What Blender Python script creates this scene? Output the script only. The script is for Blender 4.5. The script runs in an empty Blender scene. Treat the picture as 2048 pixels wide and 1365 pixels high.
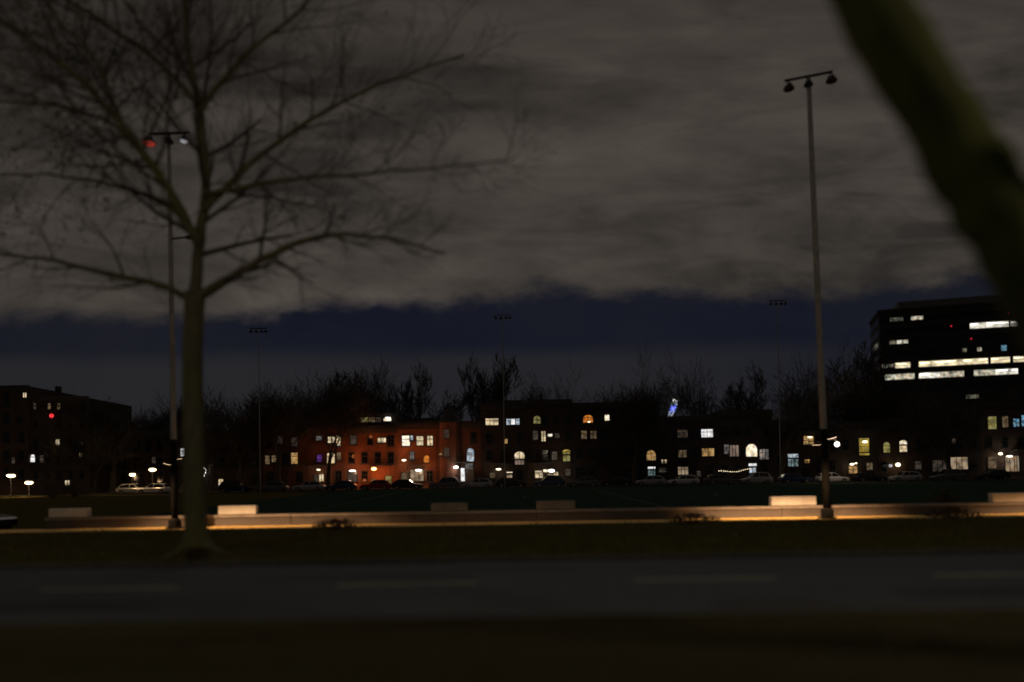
import bpy, math, random
from mathutils import noise as mnoise
from mathutils import Vector, Matrix, Euler, Quaternion
R = math.radians
sc = bpy.context.scene
COL = sc.collection
random.seed(7)

# ------------------------------------------------------------------ camera
CAM = Vector((0, 0, 2.2)); FPX = 2048 * 28 / 36
PITCH = R(2.0); ROLL = R(-0.92)
SHIFT = (958 - 682.5 - FPX * math.tan(PITCH)) / 2048
cd = bpy.data.cameras.new('camera'); cam = bpy.data.objects.new('camera', cd); COL.objects.link(cam)
cd.lens = 28; cd.sensor_width = 36; cd.shift_y = SHIFT; cd.clip_end = 9000; cd.clip_start = .1
MROT = Matrix.Rotation(R(90) + PITCH, 3, 'X') @ Matrix.Rotation(ROLL, 3, 'Z')
cam.matrix_world = Matrix.Translation(CAM) @ MROT.to_4x4()
cd.dof.use_dof = True; cd.dof.focus_distance = 76; cd.dof.aperture_fstop = 0.028 / 0.25
cd.dof.aperture_blades = 0
sc.camera = cam

def ray(px, py):
    return MROT @ Vector(((px - 1024) / FPX, (682.5 - py) / FPX + SHIFT * 2048 / FPX, -1))
def at(px, py, Y):
    d = ray(px, py); t = (Y - CAM.y) / d.y
    return CAM + d * t
def on_plane(px, py, p0, n):
    d = ray(px, py); t = (p0 - CAM).dot(n) / d.dot(n)
    return CAM + d * t
def gx(px, Y, z=0.0):            # x of a point standing at height z on distance Y under image column px (z is needed because of the roll)
    lo, hi = 0, 1365
    for _ in range(30):
        m = (lo + hi) / 2
        if at(px, m, Y).z > z: lo = m
        else: hi = m
    return at(px, lo, Y).x
def gz(Y):                        # ground profile
    return 0.0 if Y <= 41 else (0.9 * (Y - 41) / 69 if Y < 110 else 0.9)

# ------------------------------------------------------------------ mesh helper
BASE = {}
class MB:
    def __init__(s): s.v = []; s.f = []; s.smooth = False
    def add(s, vs, fs):
        o = len(s.v); s.v += [Vector(p) for p in vs]; s.f += [tuple(i + o for i in f) for f in fs]; return s
    def box(s, x0, x1, y0, y1, z0, z1):
        return s.add([(x0,y0,z0),(x1,y0,z0),(x1,y1,z0),(x0,y1,z0),(x0,y0,z1),(x1,y0,z1),(x1,y1,z1),(x0,y1,z1)],
                     [(0,3,2,1),(4,5,6,7),(0,1,5,4),(1,2,6,5),(2,3,7,6),(3,0,4,7)])
    def tube(s, pts, rad, n=6, cap=True):
        pts = [Vector(p) for p in pts]
        o = len(s.v); m = len(pts); u = None
        for i, p in enumerate(pts):
            t = (pts[min(i+1, m-1)] - pts[max(i-1, 0)])
            if t.length < 1e-9: t = Vector((0,0,1))
            t.normalize()
            if u is None:
                u = t.cross(Vector((0,0,1)) if abs(t.z) < .9 else Vector((1,0,0))).normalized()
            else:
                u = (u - t * u.dot(t)); u = u.normalized() if u.length > 1e-6 else t.orthogonal().normalized()
            w = t.cross(u); r = rad[i] if hasattr(rad, '__len__') else rad
            for k in range(n):
                a = 2 * math.pi * k / n
                s.v.append(p + (u * math.cos(a) + w * math.sin(a)) * r)
        for i in range(m - 1):
            for k in range(n):
                a = o + i*n + k; b = o + i*n + (k+1) % n
                s.f.append((a, b, b + n, a + n))
        if cap and n > 3:
            s.f.append(tuple(o + k for k in reversed(range(n)))); s.f.append(tuple(o + (m-1)*n + k for k in range(n)))
        return s
    def lathe(s, prof, c, n=16):
        c = Vector(c); o = len(s.v); m = len(prof)
        for r, z in prof:
            for k in range(n):
                a = 2*math.pi*k/n; s.v.append(c + Vector((r*math.cos(a), r*math.sin(a), z)))
        for i in range(m-1):
            for k in range(n):
                a = o+i*n+k; b = o+i*n+(k+1) % n
                s.f.append((a, b, b+n, a+n))
        s.f.append(tuple(o+k for k in reversed(range(n)))); s.f.append(tuple(o+(m-1)*n+k for k in range(n)))
        return s
    def ball(s, c, rx, ry, rz, n=10):
        c = Vector(c); o = len(s.v); m = n // 2
        for i in range(m+1):
            t = math.pi*i/m
            for k in range(n):
                a = 2*math.pi*k/n
                s.v.append(c + Vector((rx*max(math.sin(t), .02)*math.cos(a), ry*max(math.sin(t), .02)*math.sin(a), -rz*math.cos(t))))
        for i in range(m):
            for k in range(n):
                a = o+i*n+k; b = o+i*n+(k+1) % n
                s.f.append((a, b, b+n, a+n))
        return s
    def prism(s, poly, y0, y1):     # poly in (x,z), extruded along y
        n = len(poly); o = len(s.v)
        for y in (y0, y1): s.v += [Vector((x, y, z)) for x, z in poly]
        s.f.append(tuple(o+i for i in range(n))); s.f.append(tuple(o+n+i for i in reversed(range(n))))
        for i in range(n):
            j = (i+1) % n; s.f.append((o+j, o+i, o+n+i, o+n+j))
        return s
    def xform(s, M):
        s.v = [M @ p for p in s.v]; return s
    def build(s, name, mat, parent=None, smooth=False, label=None):
        b = Vector((0,0,0)); p = parent
        while p is not None: b = b + BASE.get(p.name, Vector((0,0,0))); p = p.parent
        me = bpy.data.meshes.new(name); me.from_pydata([tuple(q - b) for q in s.v], [], s.f); me.update()
        if smooth: me.polygons.foreach_set('use_smooth', [True]*len(me.polygons))
        me.materials.append(mat)
        o = bpy.data.objects.new(name, me); COL.objects.link(o); o.parent = parent
        if label: o['label'] = label
        return o

LABELS = set()
def tag(o, label, cat, group=None):
    assert label not in LABELS, label
    n = len(label.replace('-', ' ').split()); assert 4 <= len(label.split()) and n <= 18, label
    LABELS.add(label); o['label'] = label; o['category'] = cat
    if group: o['group'] = group
    return o
def thing(name, label, cat, loc, group=None):
    o = bpy.data.objects.new(name, None); COL.objects.link(o); o.location = loc; o.empty_display_size = .2
    BASE[o.name] = Vector(loc); return tag(o, label, cat, group)
def struct(o, label=None):
    o['kind'] = 'structure'
    if label: o['label'] = label
    return o
def copy_tree(o, parent=None):
    c = o.copy(); COL.objects.link(c); c.parent = parent
    for ch in list(o.children): copy_tree(ch, c)
    return c

# ------------------------------------------------------------------ materials
def mat(name, c1, c2=None, scale=3.0, rough=.8, metal=0, bump=0.0, spec=.5, detail=6, stretch=None, bscale=None, c3=None):
    m = bpy.data.materials.new(name); m.use_nodes = True; nt = m.node_tree; N = nt.nodes; L = nt.links
    b = N['Principled BSDF']; b.inputs['Roughness'].default_value = rough; b.inputs['Metallic'].default_value = metal
    b.inputs['Specular IOR Level'].default_value = spec
    tc = N.new('ShaderNodeTexCoord'); src = tc.outputs['Object']
    if stretch:
        mp = N.new('ShaderNodeMapping'); mp.inputs['Scale'].default_value = stretch; L.new(src, mp.inputs['Vector']); src = mp.outputs['Vector']
    no = N.new('ShaderNodeTexNoise'); no.inputs['Scale'].default_value = scale; no.inputs['Detail'].default_value = detail
    no.inputs['Roughness'].default_value = .62
    L.new(src, no.inputs['Vector'])
    rp = N.new('ShaderNodeValToRGB'); rp.color_ramp.elements[0].position = .34; rp.color_ramp.elements[1].position = .68
    c2 = c2 or tuple(x*.6 for x in c1)
    rp.color_ramp.elements[0].color = (*c2, 1); rp.color_ramp.elements[1].color = (*c1, 1)
    L.new(no.outputs['Fac'], rp.inputs['Fac']); col = rp.outputs['Color']
    if c3:
        n2 = N.new('ShaderNodeTexNoise'); n2.inputs['Scale'].default_value = scale*.12; n2.inputs['Detail'].default_value = 4
        L.new(src, n2.inputs['Vector'])
        r2 = N.new('ShaderNodeValToRGB'); r2.color_ramp.elements[0].position = .42; r2.color_ramp.elements[1].position = .62
        L.new(n2.outputs['Fac'], r2.inputs['Fac'])
        mx = N.new('ShaderNodeMix'); mx.data_type = 'RGBA'; L.new(r2.outputs['Color'], mx.inputs['Factor'])
        L.new(col, mx.inputs['A']); mx.inputs['B'].default_value = (*c3, 1); col = mx.outputs['Result']
    L.new(col, b.inputs['Base Color'])
    if bump:
        nb = N.new('ShaderNodeTexNoise'); nb.inputs['Scale'].default_value = bscale or scale*6; nb.inputs['Detail'].default_value = 4
        L.new(src, nb.inputs['Vector'])
        bp = N.new('ShaderNodeBump'); bp.inputs['Strength'].default_value = bump; bp.inputs['Distance'].default_value = .05
        L.new(nb.outputs['Fac'], bp.inputs['Height']); L.new(bp.outputs['Normal'], b.inputs['Normal'])
    return m
def brick(name, c1, c2, mortar):
    m = bpy.data.materials.new(name); m.use_nodes = True; nt = m.node_tree; N = nt.nodes; L = nt.links
    b = N['Principled BSDF']; b.inputs['Roughness'].default_value = .9
    tc = N.new('ShaderNodeTexCoord'); mp = N.new('ShaderNodeMapping'); mp.inputs['Rotation'].default_value = (R(90), 0, 0)
    L.new(tc.outputs['Object'], mp.inputs['Vector'])
    bt = N.new('ShaderNodeTexBrick'); bt.inputs['Scale'].default_value = 2.2
    bt.inputs['Color1'].default_value = (*c1, 1); bt.inputs['Color2'].default_value = (*c2, 1); bt.inputs['Mortar'].default_value = (*mortar, 1)
    L.new(mp.outputs['Vector'], bt.inputs['Vector'])
    no = N.new('ShaderNodeTexNoise'); no.inputs['Scale'].default_value = .35; no.inputs['Detail'].default_value = 6
    L.new(tc.outputs['Object'], no.inputs['Vector'])
    mr = N.new('ShaderNodeMapRange'); mr.inputs['From Min'].default_value = .3; mr.inputs['From Max'].default_value = .7
    mr.inputs['To Min'].default_value = .45; mr.inputs['To Max'].default_value = 1.15
    L.new(no.outputs['Fac'], mr.inputs['Value'])
    mx = N.new('ShaderNodeMix'); mx.data_type = 'RGBA'; mx.blend_type = 'MULTIPLY'; mx.inputs['Factor'].default_value = 1
    L.new(bt.outputs['Color'], mx.inputs['A']); L.new(mr.outputs['Result'], mx.inputs['B'])
    L.new(mx.outputs['Result'], b.inputs['Base Color']); return m
def glow(name, c, strength, c2=None, scale=1.6, lo=.35, hi=1.25, stretch=(1, 1, 1)):
    """a lit room behind glass: uneven emission (curtains, lamps, furniture) under a glossy coat"""
    m = bpy.data.materials.new(name); m.use_nodes = True; nt = m.node_tree; N = nt.nodes; L = nt.links
    b = N['Principled BSDF']; b.inputs['Base Color'].default_value = (.02, .02, .02, 1); b.inputs['Roughness'].default_value = .15
    c2 = c2 or c
    tc = N.new('ShaderNodeTexCoord'); mp = N.new('ShaderNodeMapping'); mp.inputs['Scale'].default_value = stretch
    oi = N.new('ShaderNodeObjectInfo'); ad = N.new('ShaderNodeVectorMath'); ad.operation = 'ADD'
    ml = N.new('ShaderNodeMath'); ml.operation = 'MULTIPLY'; ml.inputs[1].default_value = 60
    L.new(oi.outputs['Random'], ml.inputs[0]); L.new(tc.outputs['Object'], ad.inputs[0]); L.new(ml.outputs[0], ad.inputs[1])
    L.new(ad.outputs[0], mp.inputs['Vector'])
    no = N.new('ShaderNodeTexNoise'); no.inputs['Scale'].default_value = scale; no.inputs['Detail'].default_value = 3
    L.new(mp.outputs['Vector'], no.inputs['Vector'])
    mr = N.new('ShaderNodeMapRange'); mr.inputs['From Min'].default_value = .32; mr.inputs['From Max'].default_value = .66
    mr.inputs['To Min'].default_value = lo*strength; mr.inputs['To Max'].default_value = hi*strength
    L.new(no.outputs['Fac'], mr.inputs['Value']); L.new(mr.outputs['Result'], b.inputs['Emission Strength'])
    n2 = N.new('ShaderNodeTexNoise'); n2.inputs['Scale'].default_value = scale*1.7; L.new(mp.outputs['Vector'], n2.inputs['Vector'])
    mx = N.new('ShaderNodeMix'); mx.data_type = 'RGBA'; mx.inputs['A'].default_value = (*c, 1); mx.inputs['B'].default_value = (*c2, 1)
    mr2 = N.new('ShaderNodeMapRange'); mr2.inputs['From Min'].default_value = .4; mr2.inputs['From Max'].default_value = .6
    L.new(n2.outputs['Fac'], mr2.inputs['Value']); L.new(mr2.outputs['Result'], mx.inputs['Factor'])
    L.new(mx.outputs['Result'], b.inputs['Emission Color'])
    return m
def lampmat(name, c, strength):
    m = bpy.data.materials.new(name); m.use_nodes = True; b = m.node_tree.nodes['Principled BSDF']
    b.inputs['Base Color'].default_value = (.8, .8, .8, 1)
    b.inputs['Emission Color'].default_value = (*c, 1); b.inputs['Emission Strength'].default_value = strength; return m

M = {}
M['verge_bark'] = mat('verge_bark', (.19,.175,.10), (.10,.09,.055), 6, .95, bump=1.0, stretch=(1,1,.25), c3=(.15,.15,.05))
M['bark'] = mat('bark', (.085,.075,.055), (.03,.026,.02), 9, .95, bump=.8, stretch=(1,1,.25))
M['moss_bark'] = mat('mossy_bark', (.10,.12,.02), (.04,.045,.014), 3, .95, bump=1.0, stretch=(1,1,.3), c3=(.075,.085,.012))
M['twig'] = mat('twig', (.085,.075,.06), (.05,.043,.035), 6, .95)
M['leaf'] = mat('leaf', (.16,.19,.07), (.07,.08,.035), 12, .6)
M['dead_leaf'] = mat('dead_leaf', (.11,.06,.02), (.05,.03,.012), 9, .8)
M['asphalt'] = mat('asphalt', (.08,.089,.102), (.05,.056,.064), 5, .8, spec=.2, bump=.5, bscale=90, c3=(.062,.07,.078), stretch=(.09,1,1))
M['asphalt_far'] = mat('asphalt_far', (.05,.05,.05), (.03,.03,.03), 2, 1, spec=0)
M['paint'] = mat('road_paint', (.75,.68,.36), (.5,.45,.26), 7, .7)
M['kerb'] = mat('kerb_concrete', (.11,.105,.09), (.06,.055,.05), 4, .9, bump=.3)
M['soil'] = mat('soil_grass', (.10,.078,.026), (.05,.038,.015), 2.2, .95, spec=0, bump=1.0, bscale=30, c3=(.055,.055,.017), stretch=(.25,1,1))
M['median'] = mat('median_turf', (.088,.074,.038), (.046,.04,.021), 1.6, .95, spec=0, bump=1.0, bscale=30, c3=(.05,.045,.024), stretch=(.12,1,1))
M['turf'] = mat('turf', (.034,.056,.036), (.018,.030,.02), .6, 1, spec=0, bump=.4, bscale=8, c3=(.026,.044,.028))
M['line'] = mat('field_line', (.06,.07,.055), (.03,.036,.03), 1.5, .9)
M['path'] = mat('stone_dust', (.78,.48,.13), (.58,.35,.10), 2.0, .9, bump=.3, stretch=(.4,1,1))
M['wall_conc'] = mat('wall_concrete', (.125,.1,.088), (.075,.062,.056), 1.4, .9, bump=.35, bscale=14, c3=(.115,.098,.09))
M['coping'] = mat('coping_concrete', (.30,.26,.235), (.2,.175,.16), 1.6, .85, bump=.2)
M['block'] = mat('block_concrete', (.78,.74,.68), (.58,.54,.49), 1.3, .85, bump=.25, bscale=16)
M['block_dim'] = mat('shaded_block_concrete', (.24,.22,.19), (.15,.135,.12), 1.3, .9, bump=.25, bscale=16)  # darker copy of the block concrete, weaker light put into its colour
M['galv'] = mat('galvanised_steel', (.50,.47,.45), (.36,.345,.33), 3, .65, .1)
M['dark_metal'] = mat('dark_metal', (.03,.03,.03), (.018,.018,.018), 4, .5, .4)
M['black_metal'] = mat('black_metal', (.015,.015,.016), (.01,.01,.01), 4, .5)
M['shade_sleeve'] = mat('pole_shade_black', (.012,.011,.010), (.006,.006,.006), 5, .95, spec=.1)  # shade at the pole foot put into a black colour
M['lens_dark'] = mat('unlit_lens', (.07,.04,.025), (.03,.02,.015), 5, .25)
BR = [brick('red_brick', (.22,.085,.05), (.17,.06,.035), (.14,.10,.08)), brick('brown_brick', (.10,.06,.042), (.075,.045,.033), (.08,.065,.055)),
      brick('dark_brick', (.08,.06,.05), (.06,.045,.04), (.07,.06,.05)), brick('orange_brick', (.32,.11,.045), (.24,.08,.035), (.16,.11,.08)),
      brick('grey_stone', (.16,.15,.14), (.12,.115,.11), (.08,.08,.075))]
M['roof'] = mat('tar_roof', (.03,.03,.03), (.02,.02,.02), 2, .9)
M['slate'] = mat('slate_roof', (.035,.035,.04), (.02,.02,.024), 5, .8, bump=.5)
M['cornice'] = mat('cornice_paint', (.07,.06,.05), (.04,.035,.03), 3, .7)
M['frame'] = mat('window_frame_paint', (.05,.045,.04), (.03,.028,.025), 6, .6)
M['wood'] = mat('door_wood', (.07,.035,.02), (.035,.018,.01), 5, .6, stretch=(4,4,.5))
M['stone'] = mat('stoop_stone', (.17,.15,.13), (.1,.09,.08), 3, .9)
M['iron'] = mat('iron_railing', (.02,.02,.02), (.012,.012,.012), 6, .5, .5)
gl = bpy.data.materials.new('dark_glass'); gl.use_nodes = True; _b = gl.node_tree.nodes['Principled BSDF']
_b.inputs['Base Color'].default_value = (.008,.009,.011,1); _b.inputs['Roughness'].default_value = .08; _b.inputs['Specular IOR Level'].default_value = .5
M['glass'] = gl
G = {
 'warm':  glow('warm_room', (1,.72,.36), .75, (1,.85,.6), 1.7),
 'bright':glow('bright_warm_room', (1,.82,.52), 1.15, (1,.93,.75), 1.5, .5, 1.3),
 'dim':   glow('dim_warm_room', (1,.62,.3), .12, (1,.75,.45), 1.8, .15, 1.3),
 'faint': glow('faint_room', (1,.66,.42), .05, (.9,.8,.7), 1.6, .2, 1.2),
 'white': glow('white_room', (.92,.95,1), 1.0, (1,.96,.9), 1.2, .5, 1.25),
 'cool':  glow('cool_room', (.62,.78,.95), .55, (.9,.95,1), 1.7, .2, 1.3),
 'grey':  glow('grey_curtain_room', (.8,.85,.95), .13, (1,.8,.65), 1.8, .25, 1.2),
 'amber': glow('amber_room', (1,.5,.14), .42, (1,.66,.28), 1.7, .25, 1.2),
 'orange':glow('orange_curtain', (1,.26,.035), .62, (1,.36,.05), 1.3, .4, 1.1),
 'purple':glow('purple_room', (.45,.14,1), .16, (.6,.2,1), 1.4, .4, 1.2),
 'gold':  glow('gold_room', (.95,.62,.06), .42, (1,.75,.18), 1.1, .4, 1.1),
 'olive': glow('olive_room', (.8,.68,.16), .28, (.9,.8,.35), 1.2, .4, 1.2),
 'cyan':  glow('cyan_room', (.2,.6,1), .4, (.5,.85,1), 2.2, .1, 1.3),
 'teal':  glow('teal_room', (.45,.72,.72), .3, (.7,.85,.85), 1.8, .2, 1.2),
 'pink':  glow('pink_room', (1,.68,.52), .20, (1,.75,.6), 1.2, .35, 1.15),
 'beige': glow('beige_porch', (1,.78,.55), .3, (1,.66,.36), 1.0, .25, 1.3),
 'office':glow('office_room', (1,.92,.70), .95, (1,.96,.86), .55, .25, 1.3, (1,1,2)),
 'officewarm':glow('office_warm_room', (1,.78,.42), .9, (1,.88,.6), .5, .35, 1.35, (1,1,2)),
 'officemix':glow('office_mixed_room', (.8,.9,.72), .62, (1,.75,.5), 1.0, .1, 1.4, (1,1,1)),
 'officedim':glow('office_dim_room', (1,.8,.5), .16, (.8,.9,.7), .8, .1, 1.4),
}
M['bulb'] = lampmat('warm_bulb', (1,.8,.5), 3.5)
M['bulbw'] = lampmat('white_bulb', (1,.93,.82), 4)
M['bulbo'] = lampmat('sodium_bulb', (1,.42,.12), 5)
M['lamp_hot'] = lampmat('street_lamp_bulb', (1,.74,.36), 5)
M['red'] = lampmat('red_light', (1,.02,.04), 1.1)
M['redlens'] = lampmat('red_lens', (1,.06,.05), .22)
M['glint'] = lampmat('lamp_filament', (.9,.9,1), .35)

# ------------------------------------------------------------------ world
w = bpy.data.worlds.new('World'); sc.world = w; w.use_nodes = True
nt = w.node_tree; N = nt.nodes; L = nt.links
for n in list(N): N.remove(n)
out = N.new('ShaderNodeOutputWorld'); bg = N.new('ShaderNodeBackground'); L.new(bg.outputs[0], out.inputs[0])
bg.inputs['Strength'].default_value = 0.1
sky = N.new('ShaderNodeTexSky'); sky.sky_type = 'NISHITA'; sky.sun_disc = False
SUN_EL, SUN_ROT = R(52), R(0)
sky.sun_elevation = SUN_EL; sky.sun_rotation = SUN_ROT
def math_(op, a, b=None, clamp=False):
    n = N.new('ShaderNodeMath'); n.operation = op; n.use_clamp = clamp
    for i, x in enumerate((a, b)):
        if x is None: continue
        if isinstance(x, (int, float)): n.inputs[i].default_value = x
        else: L.new(x, n.inputs[i])
    return n.outputs[0]
def ramp(v, a, b, lo=0, hi=1, smooth=True):
    n = N.new('ShaderNodeMapRange'); n.interpolation_type = 'SMOOTHSTEP' if smooth else 'LINEAR'
    n.inputs['From Min'].default_value = a; n.inputs['From Max'].default_value = b
    n.inputs['To Min'].default_value = lo; n.inputs['To Max'].default_value = hi
    L.new(v, n.inputs['Value']); return n.outputs['Result']
def noise(vec, scale, detail=5, rough=.55, dist=0):
    n = N.new('ShaderNodeTexNoise'); n.inputs['Scale'].default_value = scale; n.inputs['Detail'].default_value = detail
    n.inputs['Roughness'].default_value = rough; n.inputs['Distortion'].default_value = dist
    L.new(vec, n.inputs['Vector']); return n.outputs['Fac']
def mixc(f, a, b, op='MIX'):
    n = N.new('ShaderNodeMix'); n.data_type = 'RGBA'; n.blend_type = op
    if isinstance(f, (int, float)): n.inputs['Factor'].default_value = f
    else: L.new(f, n.inputs['Factor'])
    for k, x in (('A', a), ('B', b)):
        if isinstance(x, tuple): n.inputs[k].default_value = (*x, 1)
        else: L.new(x, n.inputs[k])
    return n.outputs['Result']
tc = N.new('ShaderNodeTexCoord'); sp = N.new('ShaderNodeSeparateXYZ'); L.new(tc.outputs['Generated'], sp.inputs[0])
X_, Y_, Z_ = sp.outputs
ay = math_('ADD', math_('ABSOLUTE', Y_), .03)
q = math_('DIVIDE', Z_, ay); hx = math_('DIVIDE', X_, ay)
zz = math_('ADD', math_('MAXIMUM', Z_, 0), .07)
cb = N.new('ShaderNodeCombineXYZ'); L.new(math_('DIVIDE', X_, zz), cb.inputs[0]); L.new(math_('DIVIDE', Y_, zz), cb.inputs[1])
P = cb.outputs[0]
ce = N.new('ShaderNodeCombineXYZ'); L.new(hx, ce.inputs[0]); L.new(math_('MULTIPLY', q, 2.0), ce.inputs[1])
E = ce.outputs[0]
# deck of city-lit cloud, its ragged lower edge, a clear blue gap and a thin haze bank under it
edge = math_('ADD', math_('MULTIPLY', math_('SUBTRACT', noise(E, 3.0, 6, .62), .5), .13), math_('MULTIPLY', hx, .026))
edge = math_('ADD', edge, math_('MULTIPLY', math_('SUBTRACT', noise(E, 16, 5, .65), .5), .035))
qe = math_('SUBTRACT', q, edge)
deck = ramp(qe, .207, .239)
mpE = N.new('ShaderNodeMapping'); mpE.inputs['Rotation'].default_value = (0, 0, R(-22)); mpE.inputs['Scale'].default_value = (1, 2.0, 1); L.new(E, mpE.inputs['Vector'])
EM = mpE.outputs['Vector']
n1 = ramp(noise(P, .55, 7, .6, .8), .38, .62); n2 = ramp(noise(EM, 1.5, 6, .55, .6), .38, .62); n3 = ramp(noise(EM, 5.0, 6, .6, .8), .36, .64)
tone = math_('ADD', math_('ADD', math_('MULTIPLY', n1, .34), math_('MULTIPLY', n2, .42)), math_('MULTIPLY', n3, .24))
cloud = mixc(tone, (.185,.162,.145), (.94,.79,.665))
# brighter where the deck hangs over the city, duller overhead and to the left
lum = math_('MULTIPLY', ramp(q, .24, .62, 1.12, .68), ramp(hx, -.75, .25, .76, 1.0))
cloud = mixc(1.0, cloud, lum, 'MULTIPLY')
clear = mixc(1.0, sky.outputs['Color'], (.0095,.0098,.0185), 'MULTIPLY')
haze = mixc(noise(E, 2.2, 5), (.15,.152,.18), (.24,.238,.257))
hz = math_('MULTIPLY', ramp(math_('ADD', q, math_('MULTIPLY', math_('SUBTRACT', noise(E, 4, 5), .5), .035)), .140, .168, 1, 0), ramp(hx, .12, .5, .85, .28))
clear = mixc(ramp(noise(E, 1.8, 5), .35, .7, .12, .42), clear, haze)
low = mixc(hz, clear, haze)
skyc = mixc(deck, low, cloud)
skyc = mixc(ramp(Z_, -.02, 0, 1, 0), skyc, (.05,.05,.05))
L.new(skyc, bg.inputs['Color'])

sun_d = bpy.data.lights.new('sun', 'SUN'); sun = bpy.data.objects.new('sun', sun_d); COL.objects.link(sun)
sun_d.energy = 0.17; sun_d.angle = R(25); sun_d.color = (1, .93, .84)
sun.rotation_euler = (-(R(90) - SUN_EL), 0, 0)
def point(loc, energy, col=(1,.62,.3), radius=.15, name='lamp_and_fill_light'):  # real lamps and added fill lights alike
    d = bpy.data.lights.new(name, 'POINT'); d.energy = energy; d.color = col; d.shadow_soft_size = radius
    o = bpy.data.objects.new(name, d); COL.objects.link(o); o.location = loc; return o
def spot(loc, target, energy, col, ang, sx, sy, blend=1.0):
    d = bpy.data.lights.new('street_light', 'SPOT'); d.energy = energy; d.color = col; d.spot_size = ang; d.spot_blend = blend; d.shadow_soft_size = .25
    o = bpy.data.objects.new('street_light', d); COL.objects.link(o); o.location = loc
    zl = (Vector(loc) - Vector(target)).normalized(); yl = zl.cross(Vector((1, 0, 0))).normalized(); xl = yl.cross(zl)
    o.rotation_euler = Matrix((xl, yl, zl)).transposed().to_euler(); o.scale = (sx, sy, 1)
    return o
# unseen avenue street lights without bodies, beams narrowed to the path and wall
for px, e, half, dx in ((460, 56000, 15, -13), (1575, 58000, 17, -4), (2120, 30000, 13, 4), (190, 9000, 6, -9), (1000, 1800, 20, 4)):
    x = gx(px, 38)
    spot((x+dx, 24.5, 14.2), (x, 38.2, .38), e, (1, .61, .31), R(2*half), 1, .21)
# the avenue's own lamps over the near carriageway
for x, e in ((-14, 620), (12, 760)):
    point((x, 3.2, 10.5), e, (1, .84, .58), .4)

# ------------------------------------------------------------------ ground, road, path, field
def sheet(name, x0, x1, y0, y1, z, m, sx=1, sy=1):
    b = MB(); vs = []; fs = []
    for j in range(sy+1):
        for i in range(sx+1):
            X = x0+(x1-x0)*i/sx; Yy = y0+(y1-y0)*j/sy
            vs.append((X, Yy, z(Yy) if callable(z) else z))
    for j in range(sy):
        for i in range(sx):
            a = j*(sx+1)+i; fs.append((a, a+1, a+sx+2, a+sx+1))
    return b.add(vs, fs).build(name, m)
g = MB()
ys = [-60, 0, 41, 60, 80, 110, 140, 400, 6000]
vs = []; fs = []
for j, y in enumerate(ys):
    for x in (-3500, 3500): vs.append((x, y, gz(y) - .03))
for j in range(len(ys)-1): fs.append((2*j, 2*j+1, 2*j+3, 2*j+2))
struct(g.add(vs, fs).build('ground', M['soil']))
struct(sheet('median', -70, 70, 3, 12.2, .10, M['median']))
struct(sheet('road', -160, 160, 12.35, 21.45, -.02, M['asphalt']))
struct(sheet('verge', -160, 160, 21.6, 36.3, .10, M['soil']))
for nm, y0, y1 in (('kerb', 12.2, 12.35), ('kerb', 21.45, 21.6)):
    b = MB()
    x = -70
    while x < 70:
        b.box(x, x+1.98, y0, y1, -.1, .118 + random.uniform(-.004, .004)); x += 2.0
    struct(b.build(nm, M['kerb']))
# near travel lane of our own carriageway, hidden below the frame
struct(sheet('road', -160, 160, -12, 2.9, .02, M['asphalt']))
b = MB()
for k in range(-8, 9):
    x0 = gx(1270, 17.2) + k*6.4
    b.box(x0, x0+3.0, 17.165, 17.235, -.03, -.014)
struct(b.build('road_marking', M['paint']))
M['tar'] = mat('tar_patch', (.03,.03,.031), (.02,.02,.021), 6, .7, spec=.25, bump=.4, bscale=60)
rg = random.Random(12); b = MB()
for k in range(9):
    x_ = -16 + k*4.1 + rg.uniform(-1, 1); y_ = rg.choice((13.6, 14.8, 18.4, 19.6)); w1, w2 = rg.uniform(.7, 2.6), rg.uniform(.35, .8)
    n_ = 14; P_ = [(x_+w1*math.copysign(abs(math.cos(t_))**.4, math.cos(t_))+rg.uniform(-.06,.06), y_+w2*math.copysign(abs(math.sin(t_))**.4, math.sin(t_))+rg.uniform(-.05,.05), -.015) for t_ in [2*math.pi*q_/n_ for q_ in range(n_)]]
    b.add(P_, [tuple(range(n_))])
for y_ in (15.2, 19.1):
    x_ = -40; yy = y_
    while x_ < 40:
        y2 = y_ + rg.uniform(-.12, .12); b.add([(x_,yy-.025,-.0155),(x_+.8,y2-.025,-.0155),(x_+.8,y2+.025,-.0155),(x_,yy+.025,-.0155)], [(0,1,2,3)]); x_ += .8; yy = y2
struct(b.build('road_patch', M['tar']))
b = MB(); b.box(-160, 160, 12.62, 12.72, -.03, -.015)
struct(b.build('road_marking', M['paint']))
struct(sheet('path', -90, 120, 36.3, 39.02, .112, M['path'], 20, 2))
struct(sheet('field', gx(95, 42), 140, 39.7, 109.4, lambda y: gz(y)+.012, M['turf'], 1, 24))
# painted pitch lines on the turf
b = MB()
def gline(x0, y0, x1, y1, wd=.12):
    n = 12; d = Vector((x1-x0, y1-y0, 0)).normalized(); s = Vector((-d.y, d.x, 0))*wd/2
    for i in range(n):
        pa = Vector((x0+(x1-x0)*i/n, y0+(y1-y0)*i/n, 0)); pb = Vector((x0+(x1-x0)*(i+1)/n, y0+(y1-y0)*(i+1)/n, 0))
        for p in (pa, pb): p.z = gz(p.y)+.024
        b.add([pa-s, pb-s, pb+s, pa+s], [(0,1,2,3)])
for a in ((-14,47,34,47),(-14,104,34,104),(-14,47,-14,104),(34,47,34,104),(10,47,10,104)): gline(*a)
for i in range(32):
    a0 = 2*math.pi*i/32; a1 = 2*math.pi*(i+1)/32
    gline(10+9*math.cos(a0), 75+9*math.sin(a0), 10+9*math.cos(a1), 75+9*math.sin(a1))
struct(b.build('field_line', M['line']))
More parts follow.
